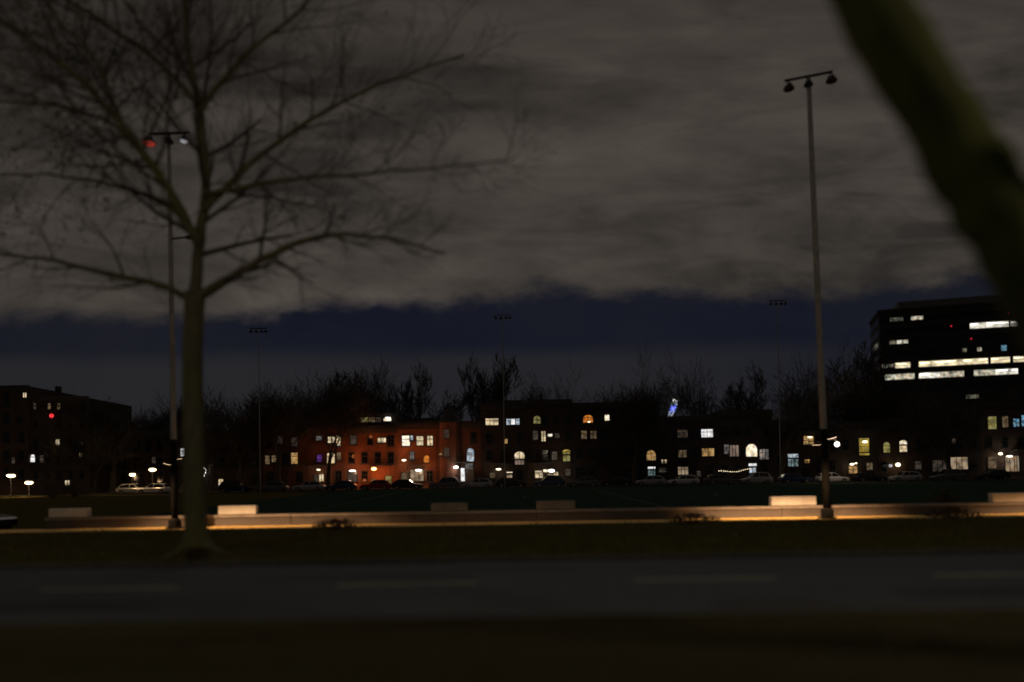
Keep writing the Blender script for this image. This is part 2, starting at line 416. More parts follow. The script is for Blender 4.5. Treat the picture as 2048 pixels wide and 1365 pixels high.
# far street and its pavements
struct(sheet('street', -220, 220, 110, 118, .905, M['asphalt_far']))
b = MB(); b.box(-220, 220, 109.6, 110, .7, 1.02); b.box(-220, 220, 118, 121.6, .7, 1.03)
struct(b.build('pavement', M['kerb']))

def blades(name, n, x0, x1, y0, y1, z, h, m):
    b = MB(); rg = random.Random(3)
    for i in range(n):
        x = rg.uniform(x0, x1); y = rg.uniform(y0, y1); a = rg.uniform(0, 6.28); hh = h*rg.uniform(.4, 1.3)*(.7+1.1*max(0, mnoise.noise(Vector((x*.5, y*.9, 0)))+mnoise.noise(Vector((x*1.7, y*2.1, 4))))); wd = hh*.09
        dx, dy = math.cos(a)*wd, math.sin(a)*wd; lx, ly = rg.uniform(-.5, .5)*hh, rg.uniform(-.5, .5)*hh
        b.add([(x-dx, y-dy, z), (x+dx, y+dy, z), (x+lx, y+ly, z+hh)], [(0,1,2)])
    o = b.build(name, m); o['kind'] = 'stuff'; o['label'] = 'short worn grass growing along the ' + ('median' if y1 < 15 else 'verge') + ' beside the road'; o['category'] = 'grass'; return o
M['blade'] = mat('grass_blade', (.12,.095,.05), (.06,.046,.025), 1.2, .9)
M['blade2'] = mat('grass_blade_green', (.19,.175,.05), (.085,.072,.025), 1.0, .9)
blades('grass', 26000, -11, 11, 7.2, 12.1, .10, .07, M['blade'])
blades('grass', 36000, -27, 27, 21.65, 36.1, .10, .13, M['blade2'])
b = MB(); rg = random.Random(5)
for i in range(900):
    x = rg.uniform(-22, 22); y = rg.choice((rg.uniform(7.5, 12.1), rg.uniform(21.7, 30), rg.uniform(12.4, 14), rg.uniform(20.4, 21.4)))
    z = (.115 if (y < 12.2 or y > 21.6) else -.012) + rg.uniform(0, .03); s = rg.uniform(.03, .07)
    M4 = Matrix.Translation((x, y, z)) @ Euler((rg.uniform(-.5,.5), rg.uniform(-.5,.5), rg.uniform(0,6.3))).to_matrix().to_4x4()
    b.add([M4 @ Vector(p) for p in ((-s,0,0),(0,-s*.5,.008),(s,0,0),(0,s*.5,.008))], [(0,1,2,3)])
o = b.build('leaf_litter', M['dead_leaf']); o['kind'] = 'stuff'; o['label'] = 'fallen brown leaves scattered on the verge, median and road edges'; o['category'] = 'leaves'

# ------------------------------------------------------------------ low wall and blocks
WY = 39.02
wx0 = gx(92, WY)
wl = thing('low_wall', 'long low grey concrete wall running beside the lit path', 'wall', (0, WY, .1))
b = MB(); x = wx0
while x < 60:
    b.box(x, min(x+6, 60)-.03, WY, WY+.34, 0, .52 + .01*math.sin(x)); x += 6
b.build('wall_body', M['wall_conc'], wl)
b = MB(); x = wx0-.04
while x < 60:
    b.box(x, min(x+3, 60)-.015, WY-.05, WY+.4, .531, .655 + random.uniform(-.006,.006)); x += 3
b.build('coping', M['coping'], wl)
def bevel_box(x0, x1, y0, y1, z0, z1, c=.035):
    b = MB(); v = []
    for z, k in ((z0, c), (z0+c, 0), (z1-c, 0), (z1, c)):
        v += [(x0+k, y0+k, z), (x1-k, y0+k, z), (x1-k, y1-k, z), (x0+k, y1-k, z)]
    f = [(3,2,1,0), (12,13,14,15)]
    for l in range(3):
        for i in range(4): f.append((l*4+i, l*4+(i+1)%4, l*4+4+(i+1)%4, l*4+4+i))
    return b.add(v, f)
for pa, pb, top, lab in ((98,175,0,'dim white block standing on the wall near its left end'),
                    (437,512,0,'bright white block on the wall right of the left lamp pole'),
                    (862,935,-.04,'dim block on the wall below the white-lit turreted house'),
                    (1073,1150,-.02,'dimmest block on the wall below the brightest porch lamp'),
                    (1543,1632,.02,'bright white block on the wall left of the right lamp pole'),
                    (1985,2064,.02,'block on the wall cut by the right edge of frame')):
    xa, xb = gx(pa, WY, .9), gx(pb, WY, .9)
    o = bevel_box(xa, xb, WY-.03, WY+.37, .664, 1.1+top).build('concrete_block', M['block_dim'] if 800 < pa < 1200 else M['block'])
    tag(o, lab, 'block', 'white blocks on the low wall')

# ------------------------------------------------------------------ trees
def rot_dir(d, ang, az):
    d = d.normalized(); u = d.orthogonal().normalized(); u = Quaternion(d, az) @ u
    return (Quaternion(u, ang) @ d).normalized()
def grow(rg, acc, p, d, ln, r, lvl, mx, wander=.18, up=.10, kids=(4,5), spread=(.35,.75), rmin=.012, start=.3, shrink=(.5,.72)):
    n = max(2, 6 - lvl); pts = [p.copy()]; rad = [r]; dirs = [d.copy()]
    for i in range(n):
        d = (d + Vector((rg.uniform(-1,1), rg.uniform(-1,1), rg.uniform(-1,1)))*wander + Vector((0,0,up))).normalized()
        p = p + d*(ln/n); pts.append(p.copy()); dirs.append(d.copy()); rad.append(max(rmin, r*(1-.55*(i+1)/n) if lvl < mx else r*(1-.8*(i+1)/n)))
    acc.append((pts, rad, lvl))
    if lvl >= mx: return
    k = rg.randint(*kids); az = rg.uniform(0, 6.28)
    for j in range(k):
        t = start + (1-start)*(j+.6+rg.uniform(-.3,.3))/k if j < k-1 else 1.0
        t = min(1, t); i = min(n-1, int(t*n)); fr = t*n-i
        q_ = pts[i].lerp(pts[i+1], min(1, fr)); az += 2.4 + rg.uniform(-.4, .4)
        ang = rg.uniform(*spread) if j < k-1 else rg.uniform(.1, .35)
        nd = rot_dir(dirs[i+1], ang, az)
        grow(rg, acc, q_, nd, ln*rg.uniform(*shrink), max(rmin, rad[i+1]*rg.uniform(.45,.68)), lvl+1, mx, wander, up, kids, spread, rmin, .2, shrink)
def tree_meshes(acc, split=2, dz=0):
    t = MB(); c = MB()
    for pts, rad, l in acc:
        (t if l < split else c).tube(pts, rad, 8 if l == 0 else 6 if l == 1 else 4 if l == 2 else 3, cap=l < 2)
    return t, c
PROTO = []
def make_proto(seed, kind):
    rg = random.Random(seed); acc = []
    if kind == 'round':   # broad street maple
        grow(rg, acc, Vector((0,0,-.1)), Vector((rg.uniform(-.06,.06),rg.uniform(-.06,.06),1)), 5.2, .27, 0, 5, .15, .12, (4,6), (.45,.85), .016, .55, (.6,.8))
    elif kind == 'tall':  # narrow ascending crown
        grow(rg, acc, Vector((0,0,-.1)), Vector((0,0,1)), 8.5, .24, 0, 5, .10, .26, (4,6), (.3,.55), .016, .35, (.42,.62))
    else:                 # open crooked crown
        grow(rg, acc, Vector((0,0,-.1)), Vector((rg.uniform(-.15,.15),0,1)), 6.0, .26, 0, 5, .26, .08, (4,5), (.4,.9), .016, .5, (.55,.82))
    zmax = max(p.z for a in acc for p in a[0]); xs = sorted(p.x for a in acc for p in a[0])
    wd = xs[int(.97*len(xs))] - xs[int(.03*len(xs))]
    return acc, zmax, wd
protos = [make_proto(s, k) for s, k in ((11,'round'),(23,'round'),(37,'round'),(41,'tall'),(53,'tall'),(67,'open'),(71,'open'),(83,'open'))]
PM = []
for acc, zm, wd in protos:
    t, c = tree_meshes(acc)
    PM.append((t, c))
proto_obj = {}
def far_tree(px, ytop, wpx, Y, kind, label, rz=None, name='bare_tree'):
    z0 = 1.0 if Y > 105 else gz(Y); x = gx(px, Y, z0); H = (at(px, ytop, Y).z - z0)*1.12; W = wpx*Y/FPX*1.12
    acc, zm, wd = protos[kind]
    if kind not in proto_obj:
        r = bpy.data.objects.new(name, None); COL.objects.link(r)
        PM[kind][0].build('trunk', M['bark'], r); PM[kind][1].build('crown', M['twig'], r)
        proto_obj[kind] = r
    else:
        r = copy_tree(proto_obj[kind])
    r.location = (x, Y, z0); s = H/zm; sw = W/wd
    r.scale = (sw, sw, s); r.rotation_euler = (0, 0, rz if rz is not None else random.choice((0, .3, -.3, 2.9, 3.3)))
    return tag(r, label, 'tree', 'bare trees along the row of houses')
# big verge tree at the left, bare with a few leaves left
TY = 23.0
b0 = at(392, 1116, TY); b0.z = .08
nt_ = thing('tree', 'big forked tree on the near verge, bare but for a few leaves', 'tree', b0)
rg = random.Random(19); acc = []; twig = []
def limb(pts, r0, r1, dy=0, kids=9, ln=2.4, lv=1, mxl=4, start=.15):
    P3 = [at(a, c, TY + dy*i/(len(pts)-1)) for i, (a, c) in enumerate(pts)]
    # smooth the polyline
    S = []
    for i in range(len(P3)-1):
        pa = P3[max(i-1,0)]; pb = P3[i]; pc = P3[i+1]; pd = P3[min(i+2, len(P3)-1)]
        for k in range(4):
            t = k/4
            S.append(.5*((2*pb)+(pc-pa)*t+(2*pa-5*pb+4*pc-pd)*t*t+(3*pb-pa-3*pc+pd)*t**3))
    S.append(P3[-1]); n = len(S)
    S = [p + Vector((rg.uniform(-1,1), rg.uniform(-1,1), rg.uniform(-1,1)))*.035*(0 if i in (0, n-1) else 1) for i, p in enumerate(S)]
    rad = [r0 + (r1-r0)*(i/(n-1))**.8 for i in range(n)]
    acc.append((S, rad, lv))
    az = rg.uniform(0, 6)
    for j in range(kids):
        t = start + (1-start)*(j+rg.uniform(.2,.8))/kids; i = min(n-2, int(t*(n-1)))
        d = (S[i+1]-S[i]).normalized(); az += 2.4+rg.uniform(-.5,.5)
        nd = rot_dir(d, rg.uniform(.5,1.1), az)
        grow(rg, acc, S[i], nd, ln*(1-.35*t)*rg.uniform(.7,1.25), max(.012, rad[i]*.5), lv+1, mxl, .20, .05, (4,6), (.4,.9), .006, .15, (.5,.75))
tp = [at(392,1116,TY), at(389,1000,TY), at(386,850,TY), at(385,700,TY), at(390,585,TY)]; tp[0].z = .0
tp[1:1] = [tp[0]+Vector((0,0,.25)), tp[0]+Vector((0.01,0,.8))]
acc.append((tp, [.72,.48,.36,.32,.31,.30,.31], 0))
limb([(391,600),(450,562),(520,522),(610,480),(690,470),(780,478),(890,508)], .17, .03, -1.5, 11, 1.9)
limb([(390,600),(400,480),(412,350),(395,200),(372,60),(360,-140)], .2, .07, .8, 16, 3.6)
limb([(388,602),(320,570),(220,548),(110,522),(0,508),(-140,500)], .12, .03, 1.5, 10, 1.8)
limb([(400,490),(310,340),(210,210),(90,100),(-70,0)], .15, .05, -2.0, 19, 3.4)
limb([(330,372),(240,260),(120,215),(-60,200)], .08, .03, 1.0, 14, 2.8)
limb([(250,262),(190,120),(110,30),(60,-80)], .07, .03, -1.0, 14, 2.8)
limb([(409,420),(500,330),(620,240),(760,170),(930,110)], .12, .03, 1.5, 13, 2.8)
limb([(411,390),(560,362),(740,346),(900,334),(1030,318)], .09, .015, -2.5, 12, 1.9)
limb([(396,210),(300,110),(180,30),(40,-60)], .10, .04, 2.0, 18, 3.4)
limb([(396,230),(480,120),(600,20),(700,-90)], .09, .03, -1.0, 11, 3.0)
limb([(400,480),(330,410),(220,370),(90,350),(-60,350)], .09, .02, 2.5, 11, 2.2)
t, c = tree_meshes(acc, 1)
t.build('trunk', M['verge_bark'], nt_, True)
fl = MB()
for k in range(6):
    a_ = k*1.05+.4; d_ = Vector((math.cos(a_), math.sin(a_), 0))
    fl.tube([tp[0]+d_*.2+Vector((0,0,.55)), tp[0]+d_*.5+Vector((0,0,.2)), tp[0]+d_*1.05+Vector((0,0,.06))], [.16,.15,.05], 7)
fl.build('root', M['verge_bark'], nt_, True)
lm = MB(); cm = MB()
for pts, rad, l in acc:
    if l == 1: lm.tube(pts, rad, 8)
    elif l > 1: cm.tube(pts, rad, 4 if l == 2 else 3, False)
lm.build('limb', M['verge_bark'], nt_, True); cm.build('crown', M['twig'], nt_)
lf = MB(); ends = [a for a in acc if a[2] >= 4]
for pts, rad, l in ends:
    p = pts[-1]; q_ = p - CAM; px = 1024 + q_.x/q_.y*FPX
    dens = .5 if (px < 330 and p.z > 9.5) else .03
    if rg.random() > dens: continue
    for k in range(rg.randint(1, 3)):
        s = rg.uniform(.04, .09); c0 = p + Vector((rg.uniform(-.12,.12), rg.uniform(-.12,.12), rg.uniform(-.12,.05)))
        M4 = Matrix.Translation(c0) @ Euler((rg.uniform(-1.2,1.2), rg.uniform(-1.2,1.2), rg.uniform(0,6.3))).to_matrix().to_4x4()
        lf.add([M4 @ Vector(v) for v in ((-s,0,0),(-s*.2,-s*.55,.01),(s,0,0),(-s*.2,s*.55,.01))], [(0,1,2,3)])
lf.build('foliage', M['leaf'], nt_)
b = MB(); 
# leaning mossy tree at the right, trunk out of frame
NY = 8.0
n0 = at(2330, 1420, NY+.6); n0.z = .08
nr = thing('tree', 'close mossy tree leaning across the top right corner', 'tree', n0)
def poly(pts, Y=NY):
    P3 = [at(a, c, Y+dy) for a, c, dy in pts]; S = []
    for i in range(len(P3)-1):
        pa = P3[max(i-1,0)]; pb = P3[i]; pc = P3[i+1]; pd = P3[min(i+2, len(P3)-1)]
        for k in range(5):
            t = k/5; S.append(.5*((2*pb)+(pc-pa)*t+(2*pa-5*pb+4*pc-pd)*t*t+(3*pb-pa-3*pc+pd)*t**3))
    S.append(P3[-1]); return S
def lerp_r(n, a, c): return [a+(c-a)*i/(n-1) + rg.uniform(-.012,.012) for i in range(n)]
S = poly([(2330,1420,.6),(2300,1150,.5),(2240,900,.3),(2150,690,.1)]); S[0].z = 0
S.insert(0, S[0] - Vector((0,0,.02)))
MB().tube(S, lerp_r(len(S), .46, .37), 14).build('trunk', M['moss_bark'], nr, True)
lb = MB()
S1 = poly([(2165,720,.1),(2060,530,0),(1965,378,0),(1862,205,0),(1745,20,.1),(1640,-160,.3),(1540,-360,.5)])
lb.tube([p + Vector((rg.uniform(-.025,.025), 0, rg.uniform(-.025,.025))) for p in S1], [r_*rg.uniform(.93,1.08) for r_ in lerp_r(len(S1), .42, .28)], 14)
for i in (9, 15, 20, 24):
    lb.ball(S1[i] + Vector((rg.choice((-.22,.2)), -.12, .05)), .10, .12, .15, 8)
S2 = poly([(2150,690,.1),(2170,520,.2),(2215,330,.4),(2240,100,.6),(2300,-200,.8)])
lb.tube(S2, lerp_r(len(S2), .3, .16), 12)
S3 = poly([(2070,545,0),(2035,470,-.1),(2060,400,-.3),(2120,300,-.5),(2160,160,-.8)])
lb.tube(S3, lerp_r(len(S3), .15, .08), 10)
lb.build('limb', M['moss_bark'], nr, True)
acc2 = []
for S, k in ((S1, 5), (S2, 5)):
    for j in range(k):
        i = int(len(S)*(.55+.4*j/k)); d = (S[min(i+1,len(S)-1)]-S[i-1]).normalized()
        if S is S1 and 1024 + S[i].x/S[i].y*FPX < 2048 and S[i].z < 8.0: continue
        grow(rg, acc2, S[i], rot_dir(d, rg.uniform(.5,.9), rg.uniform(0,6.3)), 2.2, .05, 2, 4, .2, .1, (3,4), (.4,.9), .006)
cm = MB()
for pts, rad, l in acc2: cm.tube(pts, rad, 4, False)
cm.build('crown', M['twig'], nr)

# ------------------------------------------------------------------ floodlight poles
def flood_pole(top, bot, Y, r0, r1, label, group, barpx, yaw, zbase, heads, detail=True):
    pb = at(*bot, Y); pb.z = zbase; pt = at(*top, Y)
    t = thing('floodlight_pole', label, 'floodlight', pb, group)
    n = 8; pts = [pb.lerp(pt, i/n) for i in range(n+1)]
    MB().tube(pts, [r0+(r1-r0)*i/n for i in range(n+1)], 12).build('pole', M['galv'], t, True)
    if detail:
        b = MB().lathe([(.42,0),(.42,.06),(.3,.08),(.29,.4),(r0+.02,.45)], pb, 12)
        b.build('base', M['shade_sleeve'], t)
        MB().tube([pb+Vector((0,0,.47)), pb.lerp(pt, 4.2/(pt.z-pb.z))], [r0+.012, r0+.008], 12).build('shade_sleeve', M['shade_sleeve'], t, True)  # added part, darkens the lower pole as if in shade
    ax = Vector((math.cos(yaw), math.sin(yaw), 0)); L_ = barpx*Y/FPX
    MB().tube([pt - ax*L_/2 + Vector((0,0,.12)), pt + ax*L_/2 + Vector((0,0,.12))], .07 if detail else .06, 8).build('crossbar', M['dark_metal'], t)
    for k, (f, lens, sc_) in enumerate(heads):
        c = pt + ax*(L_*f) + Vector((0, -.12, 0))
        h = MB()
        h.tube([c + Vector((0,.1,.10)), c + Vector((0,.02,-.08))], .04, 6)
        hb = MB().lathe([(.10,.30),(.20,.26),(.27,.10),(.36,-.08),(.37,-.12)], (0,0,0), 16)
        hb.xform(Matrix.Translation(c + Vector((0,-.02,-.30))) @ Euler((R(-10), 0, 0)).to_matrix().to_4x4() @ Matrix.Scale(sc_, 4))
        h.v += []; o_ = len(h.v); h.v += hb.v; h.f += [tuple(i+o_ for i in f_) for f_ in hb.f]
        ho = h.build('floodlight', M['black_metal'], t, True)
        l = MB().lathe([(.33,-.125),(.345,-.13),(.30,-.16),(.1,-.18)], (0,0,0), 14)
        l.xform(Matrix.Translation(c + Vector((0,-.02,-.30))) @ Euler((R(-10), 0, 0)).to_matrix().to_4x4() @ Matrix.Scale(sc_, 4))
        l.build('lens', M[lens], ho, True)
    return t, pb, pt
pl, pbl, ptl = flood_pole((338,272), (350,1058), 37.6, .15, .09, 'tall floodlight pole with a red light at its top, left of the verge tree fork', 'floodlight poles by the wall', 84, R(-3), .11,
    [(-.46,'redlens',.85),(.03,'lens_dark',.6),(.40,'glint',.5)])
c = at(345, 478, 37.5)
MB().tube([c, c+Vector((.9,-.1,.05))], .05, 6).box(c.x+.7, c.x+1.15, 37.3, 37.5, c.z-.06, c.z+.08).build('bracket', M['dark_metal'], pl)
flood_pole((1617,158), (1655,1046), 37.4, .165, .11, 'tall floodlight pole with three dark heads, right of the brightest wall block', 'floodlight poles by the wall', 92, R(-22), .11,
    [(-.44,'lens_dark',.72),(-.03,'lens_dark',.6),(.44,'lens_dark',.72)])
for tx, ty, bx, lab in ((517,659,521,'distant floodlight pole above the trees left of the red-lit houses'),
                        (1005,632,1010,'distant floodlight pole rising over the middle of the field'),
                        (1555,604,1562,'distant floodlight pole left of the large right pole')):
    flood_pole((tx,ty), (bx,1000), 96, .07, .05, lab, 'distant floodlight poles', 34, 0, gz(96), [(-.42,'lens_dark',.6),(-.1,'lens_dark',.6),(.2,'lens_dark',.6),(.45,'lens_dark',.6)], False)

# ------------------------------------------------------------------ houses
HY = 125.0
def arch_poly(x, z, w, h, arch, n=8):
    if not arch: return [(x-w/2,z-h/2),(x+w/2,z-h/2),(x+w/2,z+h/2),(x-w/2,z+h/2)]
    r = min(w/2, h*.45); zs = z+h/2-r
    return [(x-w/2,z-h/2),(x+w/2,z-h/2)] + [(x+w/2*math.cos(math.pi*i/n), zs+r*math.sin(math.pi*i/n)) for i in range(n+1)]
def window(hs, px, py, wp, hp, kind, arch=False, mull='t', Y=None):
    Y = Y or hs['Y']; c = at(px, py, Y); k = Y/FPX; w_, h_ = wp*k, hp*k
    po = arch_poly(c.x, c.z, w_+.24, h_+.24, arch); pi_ = arch_poly(c.x, c.z, w_, h_, arch)
    b = MB(); n = len(po)
    for ya, yb in ((Y-.10, Y+.01),):
        o = len(b.v)
        for P_ in (po, pi_): b.v += [Vector((x, ya, z)) for x, z in P_]
        for P_ in (po, pi_): b.v += [Vector((x, yb, z)) for x, z in P_]
        for i in range(n):
            j = (i+1) % n
            b.f += [(o+i, o+j, o+n+j, o+n+i), (o+i, o+2*n+i, o+2*n+j, o+j), (o+n+j, o+3*n+j, o+3*n+i, o+n+i)]
    tb = .045
    def vbar(x): b.box(x-tb, x+tb, Y-.075, Y-.02, c.z-h_/2, c.z+h_/2*(.98 if not arch else .9))
    def hbar(z): b.box(c.x-w_/2, c.x+w_/2, Y-.08, Y-.022, z-tb, z+tb)
    if 't' in mull: hbar(c.z+h_*.16)
    if 's' in mull: hbar(c.z)
    if 'v' in mull: vbar(c.x)
    if '3' in mull: vbar(c.x-w_/6); vbar(c.x+w_/6)
    b.box(c.x-w_/2-.2, c.x+w_/2+.2, Y-.2, Y+.01, c.z-h_/2-.24, c.z-h_/2-.13)
    f = b.build('window', M['frame'], hs['o'])
    MB().prism(pi_, Y-.035, Y-.012).build('pane', G[kind] if kind in G else M['glass'], f)
    hs['used'].append((px, py, wp, hp))
    return c
def free(hs, px, py, wp, hp):
    return all(abs(px-a) > (wp+c)/2+2.5 or abs(py-b_) > (hp+d)/2+2.5 for a, b_, c, d in hs['used'])
def lamp(hs, px, py, kind='bulb', rx=.34, rz=.17, energy=0, col=(1,.7,.4), off=1.0):
    c = at(px, py, hs['Y']-off)
    f = MB().box(c.x-.12, c.x+.12, c.y-.1, hs['Y']-.02, c.z+rz+.02, c.z+rz+.12).build('porch_lamp', M['black_metal'], hs['o'])
    MB().ball(c, rx, .2, rz, 10).build('bulb', M[kind], f, True)
    if energy: point(c + Vector((0,-.7,-.25)), energy, col, .3)
    hs['used'].append((px, py, 8, 6))
def house(label, x0, x1, roof, rows, bi, style='flat', Y=HY, depth=12, group='row houses facing the park', cat='house', name='brick_house', base=1.02):
    X0, X1 = gx(x0, Y, 6), gx(x1, Y, 6); zt = at((x0+x1)/2, roof, Y).z
    o = thing(name, label, cat, ((X0+X1)/2, Y, base), group)
    hs = dict(o=o, Y=Y, X0=X0, X1=X1, zt=zt, rows=rows, used=[], x0=x0, x1=x1, base=base)
    g_ = .012
    zw = zt - (1.9 if style == 'mansard' else .0)
    MB().box(X0+g_, X1-g_, Y, Y+depth, base, zw).build('wall', BR[bi], o)
    if style == 'mansard':
        b = MB(); a_, c_ = .1, .75
        b.add([(X0+g_,Y-.12,zw+.002),(X1-g_,Y-.12,zw+.002),(X1-g_,Y+depth,zw+.002),(X0+g_,Y+depth,zw+.002),(X0+.25,Y+c_,zt),(X1-.25,Y+c_,zt),(X1-.25,Y+depth-.3,zt),(X0+.25,Y+depth-.3,zt)],
              [(0,3,2,1),(4,5,6,7),(0,1,5,4),(1,2,6,5),(2,3,7,6),(3,0,4,7)])
        b.build('roof', M['slate'], o)
        MB().box(X0+.02, X1-.02, Y-.3, Y-.125, zw-.25, zw+.06).build('cornice', M['cornice'], o)
    else:
        MB().box(X0-.0, X1+.0, Y+.3, Y+depth-.2, zt+.003, zt+.12).build('roof', M['roof'], o)
        b = MB().box(X0+.02, X1-.02, Y-.42, Y-.003, zt-.55, zt-.12).box(X0+.03, X1-.03, Y-.28, Y-.004, zt-.85, zt-.56)
        k = X0+.3
        while k < X1-.2: b.box(k, k+.12, Y-.38, Y-.29, zt-.80, zt-.56); k += .55
        b.box(X0+.02, X1-.02, Y-.2, Y+.28, zt-.115, zt+.28)
        if style == 'pediment':
            xm = (X0+X1)/2; b.prism([(xm-1.8,zt+.285),(xm+1.8,zt+.285),(xm,zt+1.35)], Y-.15, Y+.15)
        if style == 'gable':
            b.prism([(X0+.1,zt+.285),(X1-.1,zt+.285),((X0+X1)/2,zt+2.1)], Y-.1, Y+.5)
        b.build('cornice', M['cornice'], o)
        if style == 'stepped':
            MB().box(X0+.6, X1-.6, Y+2.5, Y+depth-1, zt+.125, zt+1.1).build('roof_hatch', M['cornice'], o)
    rr = random.Random(x0)
    for xx in ([X0+.6] if rr.random() < .7 else []) + ([X1-.6] if rr.random() < .35 else []):
        MB().box(xx-.35, xx+.35, Y+depth*.55, Y+depth*.55+.7, zt-1, zt+rr.uniform(.7, 1.3)).build('chimney', BR[2], o)
    return hs
def finish(hs, cols=3, door=True, balcony=True, wp=11, hp=20, seed=0):
    rr = random.Random(int(hs['x0'])+seed); o = hs['o']; Y = hs['Y']; w_ = hs['x1']-hs['x0']
    for ri, y in enumerate(hs['rows']):
        for c_ in range(cols):
            px = hs['x0'] + w_*(c_+.5)/cols
            if ri == len(hs['rows'])-1 and door and c_ == cols//2 and free(hs, px, y, 12, 26):
                cc = at(px, y+3, Y); k = Y/FPX
                d_ = MB().box(cc.x-.55, cc.x+.55, Y-.06, Y+.01, cc.z-1.2, cc.z+1.2).build('door', M['wood'], o)
                MB().box(cc.x+.36, cc.x+.42, Y-.12, Y-.062, cc.z-.1, cc.z+.02).build('handle', M['galv'], d_)
                b = MB(); n = 6; zb = cc.z-1.21
                for s in range(n):
                    z1 = zb - (zb-hs['base'])*s/n
                    b.box(cc.x-.8, cc.x+.8, Y-.9-.32*s, Y-.62-.32*s if s else Y-.01, hs['base'], z1)
                b.build('stoop', M['stone'], o)
                hs['used'].append((px, y, 12, 30)); continue
            if free(hs, px, y, wp, hp):
                window(hs, px, y, wp, hp, 'none', arch=(ri == 1 and rr.random() < .2), mull=rr.choice(('t','tv','s')))
    if balcony and len(hs['rows']) > 1:
        y = hs['rows'][-2] + hp*.5 + 5; px = hs['x0'] + w_*rr.choice((.3,.5,.7)); c = at(px, y, Y); hw = rr.uniform(1.1, 1.7)
        bo = MB().box(c.x-hw, c.x+hw, Y-1.3, Y-.11, c.z-.16, c.z).build('balcony', M['cornice'], o)
        b = MB()
        for s in range(13):
            x = c.x-hw+.04+(2*hw-.08)*s/12; b.box(x-.018, x+.018, Y-1.27, Y-1.23, c.z+.002, c.z+.85)
        b.box(c.x-hw, c.x+hw, Y-1.28, Y-1.22, c.z+.852, c.z+.91)
        b.build('railing', M['iron'], bo)
        b = MB()
        for x in (c.x-hw+.06, c.x+hw-.06): b.tube([(x,Y-1.2,hs['base']),(x,Y-1.2,c.z-.165)], .05, 6)
        b.build('post', M['iron'], bo)

R3 = lambda a, b_, c: (a, b_, c)
# far-left apartment block
hs = house('apartment block with a red light on its stepped top, at the left edge', -120, 58, 776, [800,838,875,912,948], 1, 'flat', 118, 15, None, 'apartment block', 'apartment_block')
window(hs, 50, 790, 7, 11, 'warm', mull='v'); window(hs, 27, 921, 7, 12, 'faint'); window(hs, 40, 838, 8, 15, 'none')
finish(hs, 6, True, False)
hA = hs
X1 = gx(176, 118.4, 6); zt2 = at(110, 797, 118.4).z; o = hs['o']
MB().box(hs['X1']+.02, X1, 118.4, 132, 1.02, zt2).build('wing', BR[2], o)
MB().box(hs['X1']+.03, X1+.15, 118.2, 118.395, zt2-.5, zt2+.25).build('cornice', M['cornice'], o)
hw = dict(o=o, Y=118.4, X0=hs['X1'], X1=X1, zt=zt2, rows=[815,850,886,918,950], used=[], x0=60, x1=176, base=1.02)
window(hw, 99, 813, 6, 12, 'dim'); window(hw, 118, 813, 6, 12, 'dim'); window(hw, 70, 813, 6, 12, 'faint')
window(hw, 116, 885, 8, 11, 'warm', mull='n'); window(hw, 66, 917, 9, 15, 'white', True); window(hw, 84, 918, 8, 14, 'faint'); window(hw, 135, 966, 9, 9, 'warm', mull='v')
window(hw, 162, 910, 6, 8, 'dim', mull='v'); window(hw, 163, 888, 8, 5, 'faint', mull='v')
c = at(103, 832, 118.3); MB().ball(c, .35, .12, .32, 8).build('warning_light', M['red'], o)
finish(hw, 5, False, False, 8, 15)
# row of houses
hs = house('low dark house with no lit windows beside the left apartment block', 180, 262, 872, [896,930,958], 2, 'mansard'); finish(hs)
hs = house('dark house with hardly any light behind the left street lamps', 262, 332, 866, [893,927,955], 1, 'flat'); window(hs, 308, 921, 8, 12, 'faint'); finish(hs)
hs = house('dark house with one white upper window and a ring of lights', 332, 428, 858, [884,914,945], 2, 'pediment')
window(hs, 366, 905, 9, 15, 'white', mull='t'); window(hs, 427-5, 938, 8, 16, 'faint'); lamp(hs, 352, 918, 'bulb', .3, .05); finish(hs)
hs = house('dark house with a single lit doorway window left of the amber windows', 428, 526, 868, [892,925,960], 1, 'mansard')
window(hs, 442, 969, 9, 20, 'warm', mull='t'); finish(hs)
hs = house('brick house with two dim amber windows left of the purple window', 526, 614, 862, [884,918,955], 0, 'flat')
window(hs, 535, 920, 9, 17, 'dim'); window(hs, 548, 918, 9, 13, 'dim'); window(hs, 589, 917, 13, 22, 'amber', mull='t'); window(hs, 560, 880, 11, 16, 'faint'); window(hs, 589, 884, 11, 18, 'faint')
finish(hs)
hs = house('brick house with one purple window beside warm-lit windows', 614, 690, 846, [880,916,953], 0, 'pediment')
window(hs, 638, 877, 11, 9, 'grey', mull='n'); window(hs, 663, 880, 14, 12, 'warm', mull='v'); window(hs, 677, 882, 8, 20, 'warm', mull='s'); window(hs, 639, 917, 9, 14, 'purple', mull='n')
window(hs, 662, 917, 15, 20, 'warm', mull='t'); window(hs, 678, 913, 8, 15, 'dim', mull='s'); window(hs, 643, 956, 9, 14, 'warm', mull='v'); lamp(hs, 637, 940, 'bulb', .3, .1, 25); window(hs, 632, 956, 7, 10, 'faint')
point(at(660, 900, HY-5), 70, (1,.3,.09), .4)  # added fill light for the warm house front, no lamp body
finish(hs)
hs = house('red-lit brick house with a glowing terrace room on its roof', 690, 795, 856, [882,916,953], 3, 'flat')
window(hs, 764, 881, 16, 9, 'warm', mull='v3'); window(hs, 705, 953, 18, 20, 'faint', mull='tv'); lamp(hs, 705, 942, 'bulbw', .55, .12, 45, (1,.6,.35)); lamp(hs, 748, 938, 'bulbo', .42, .26, 240, (1,.25,.06), 1.9)
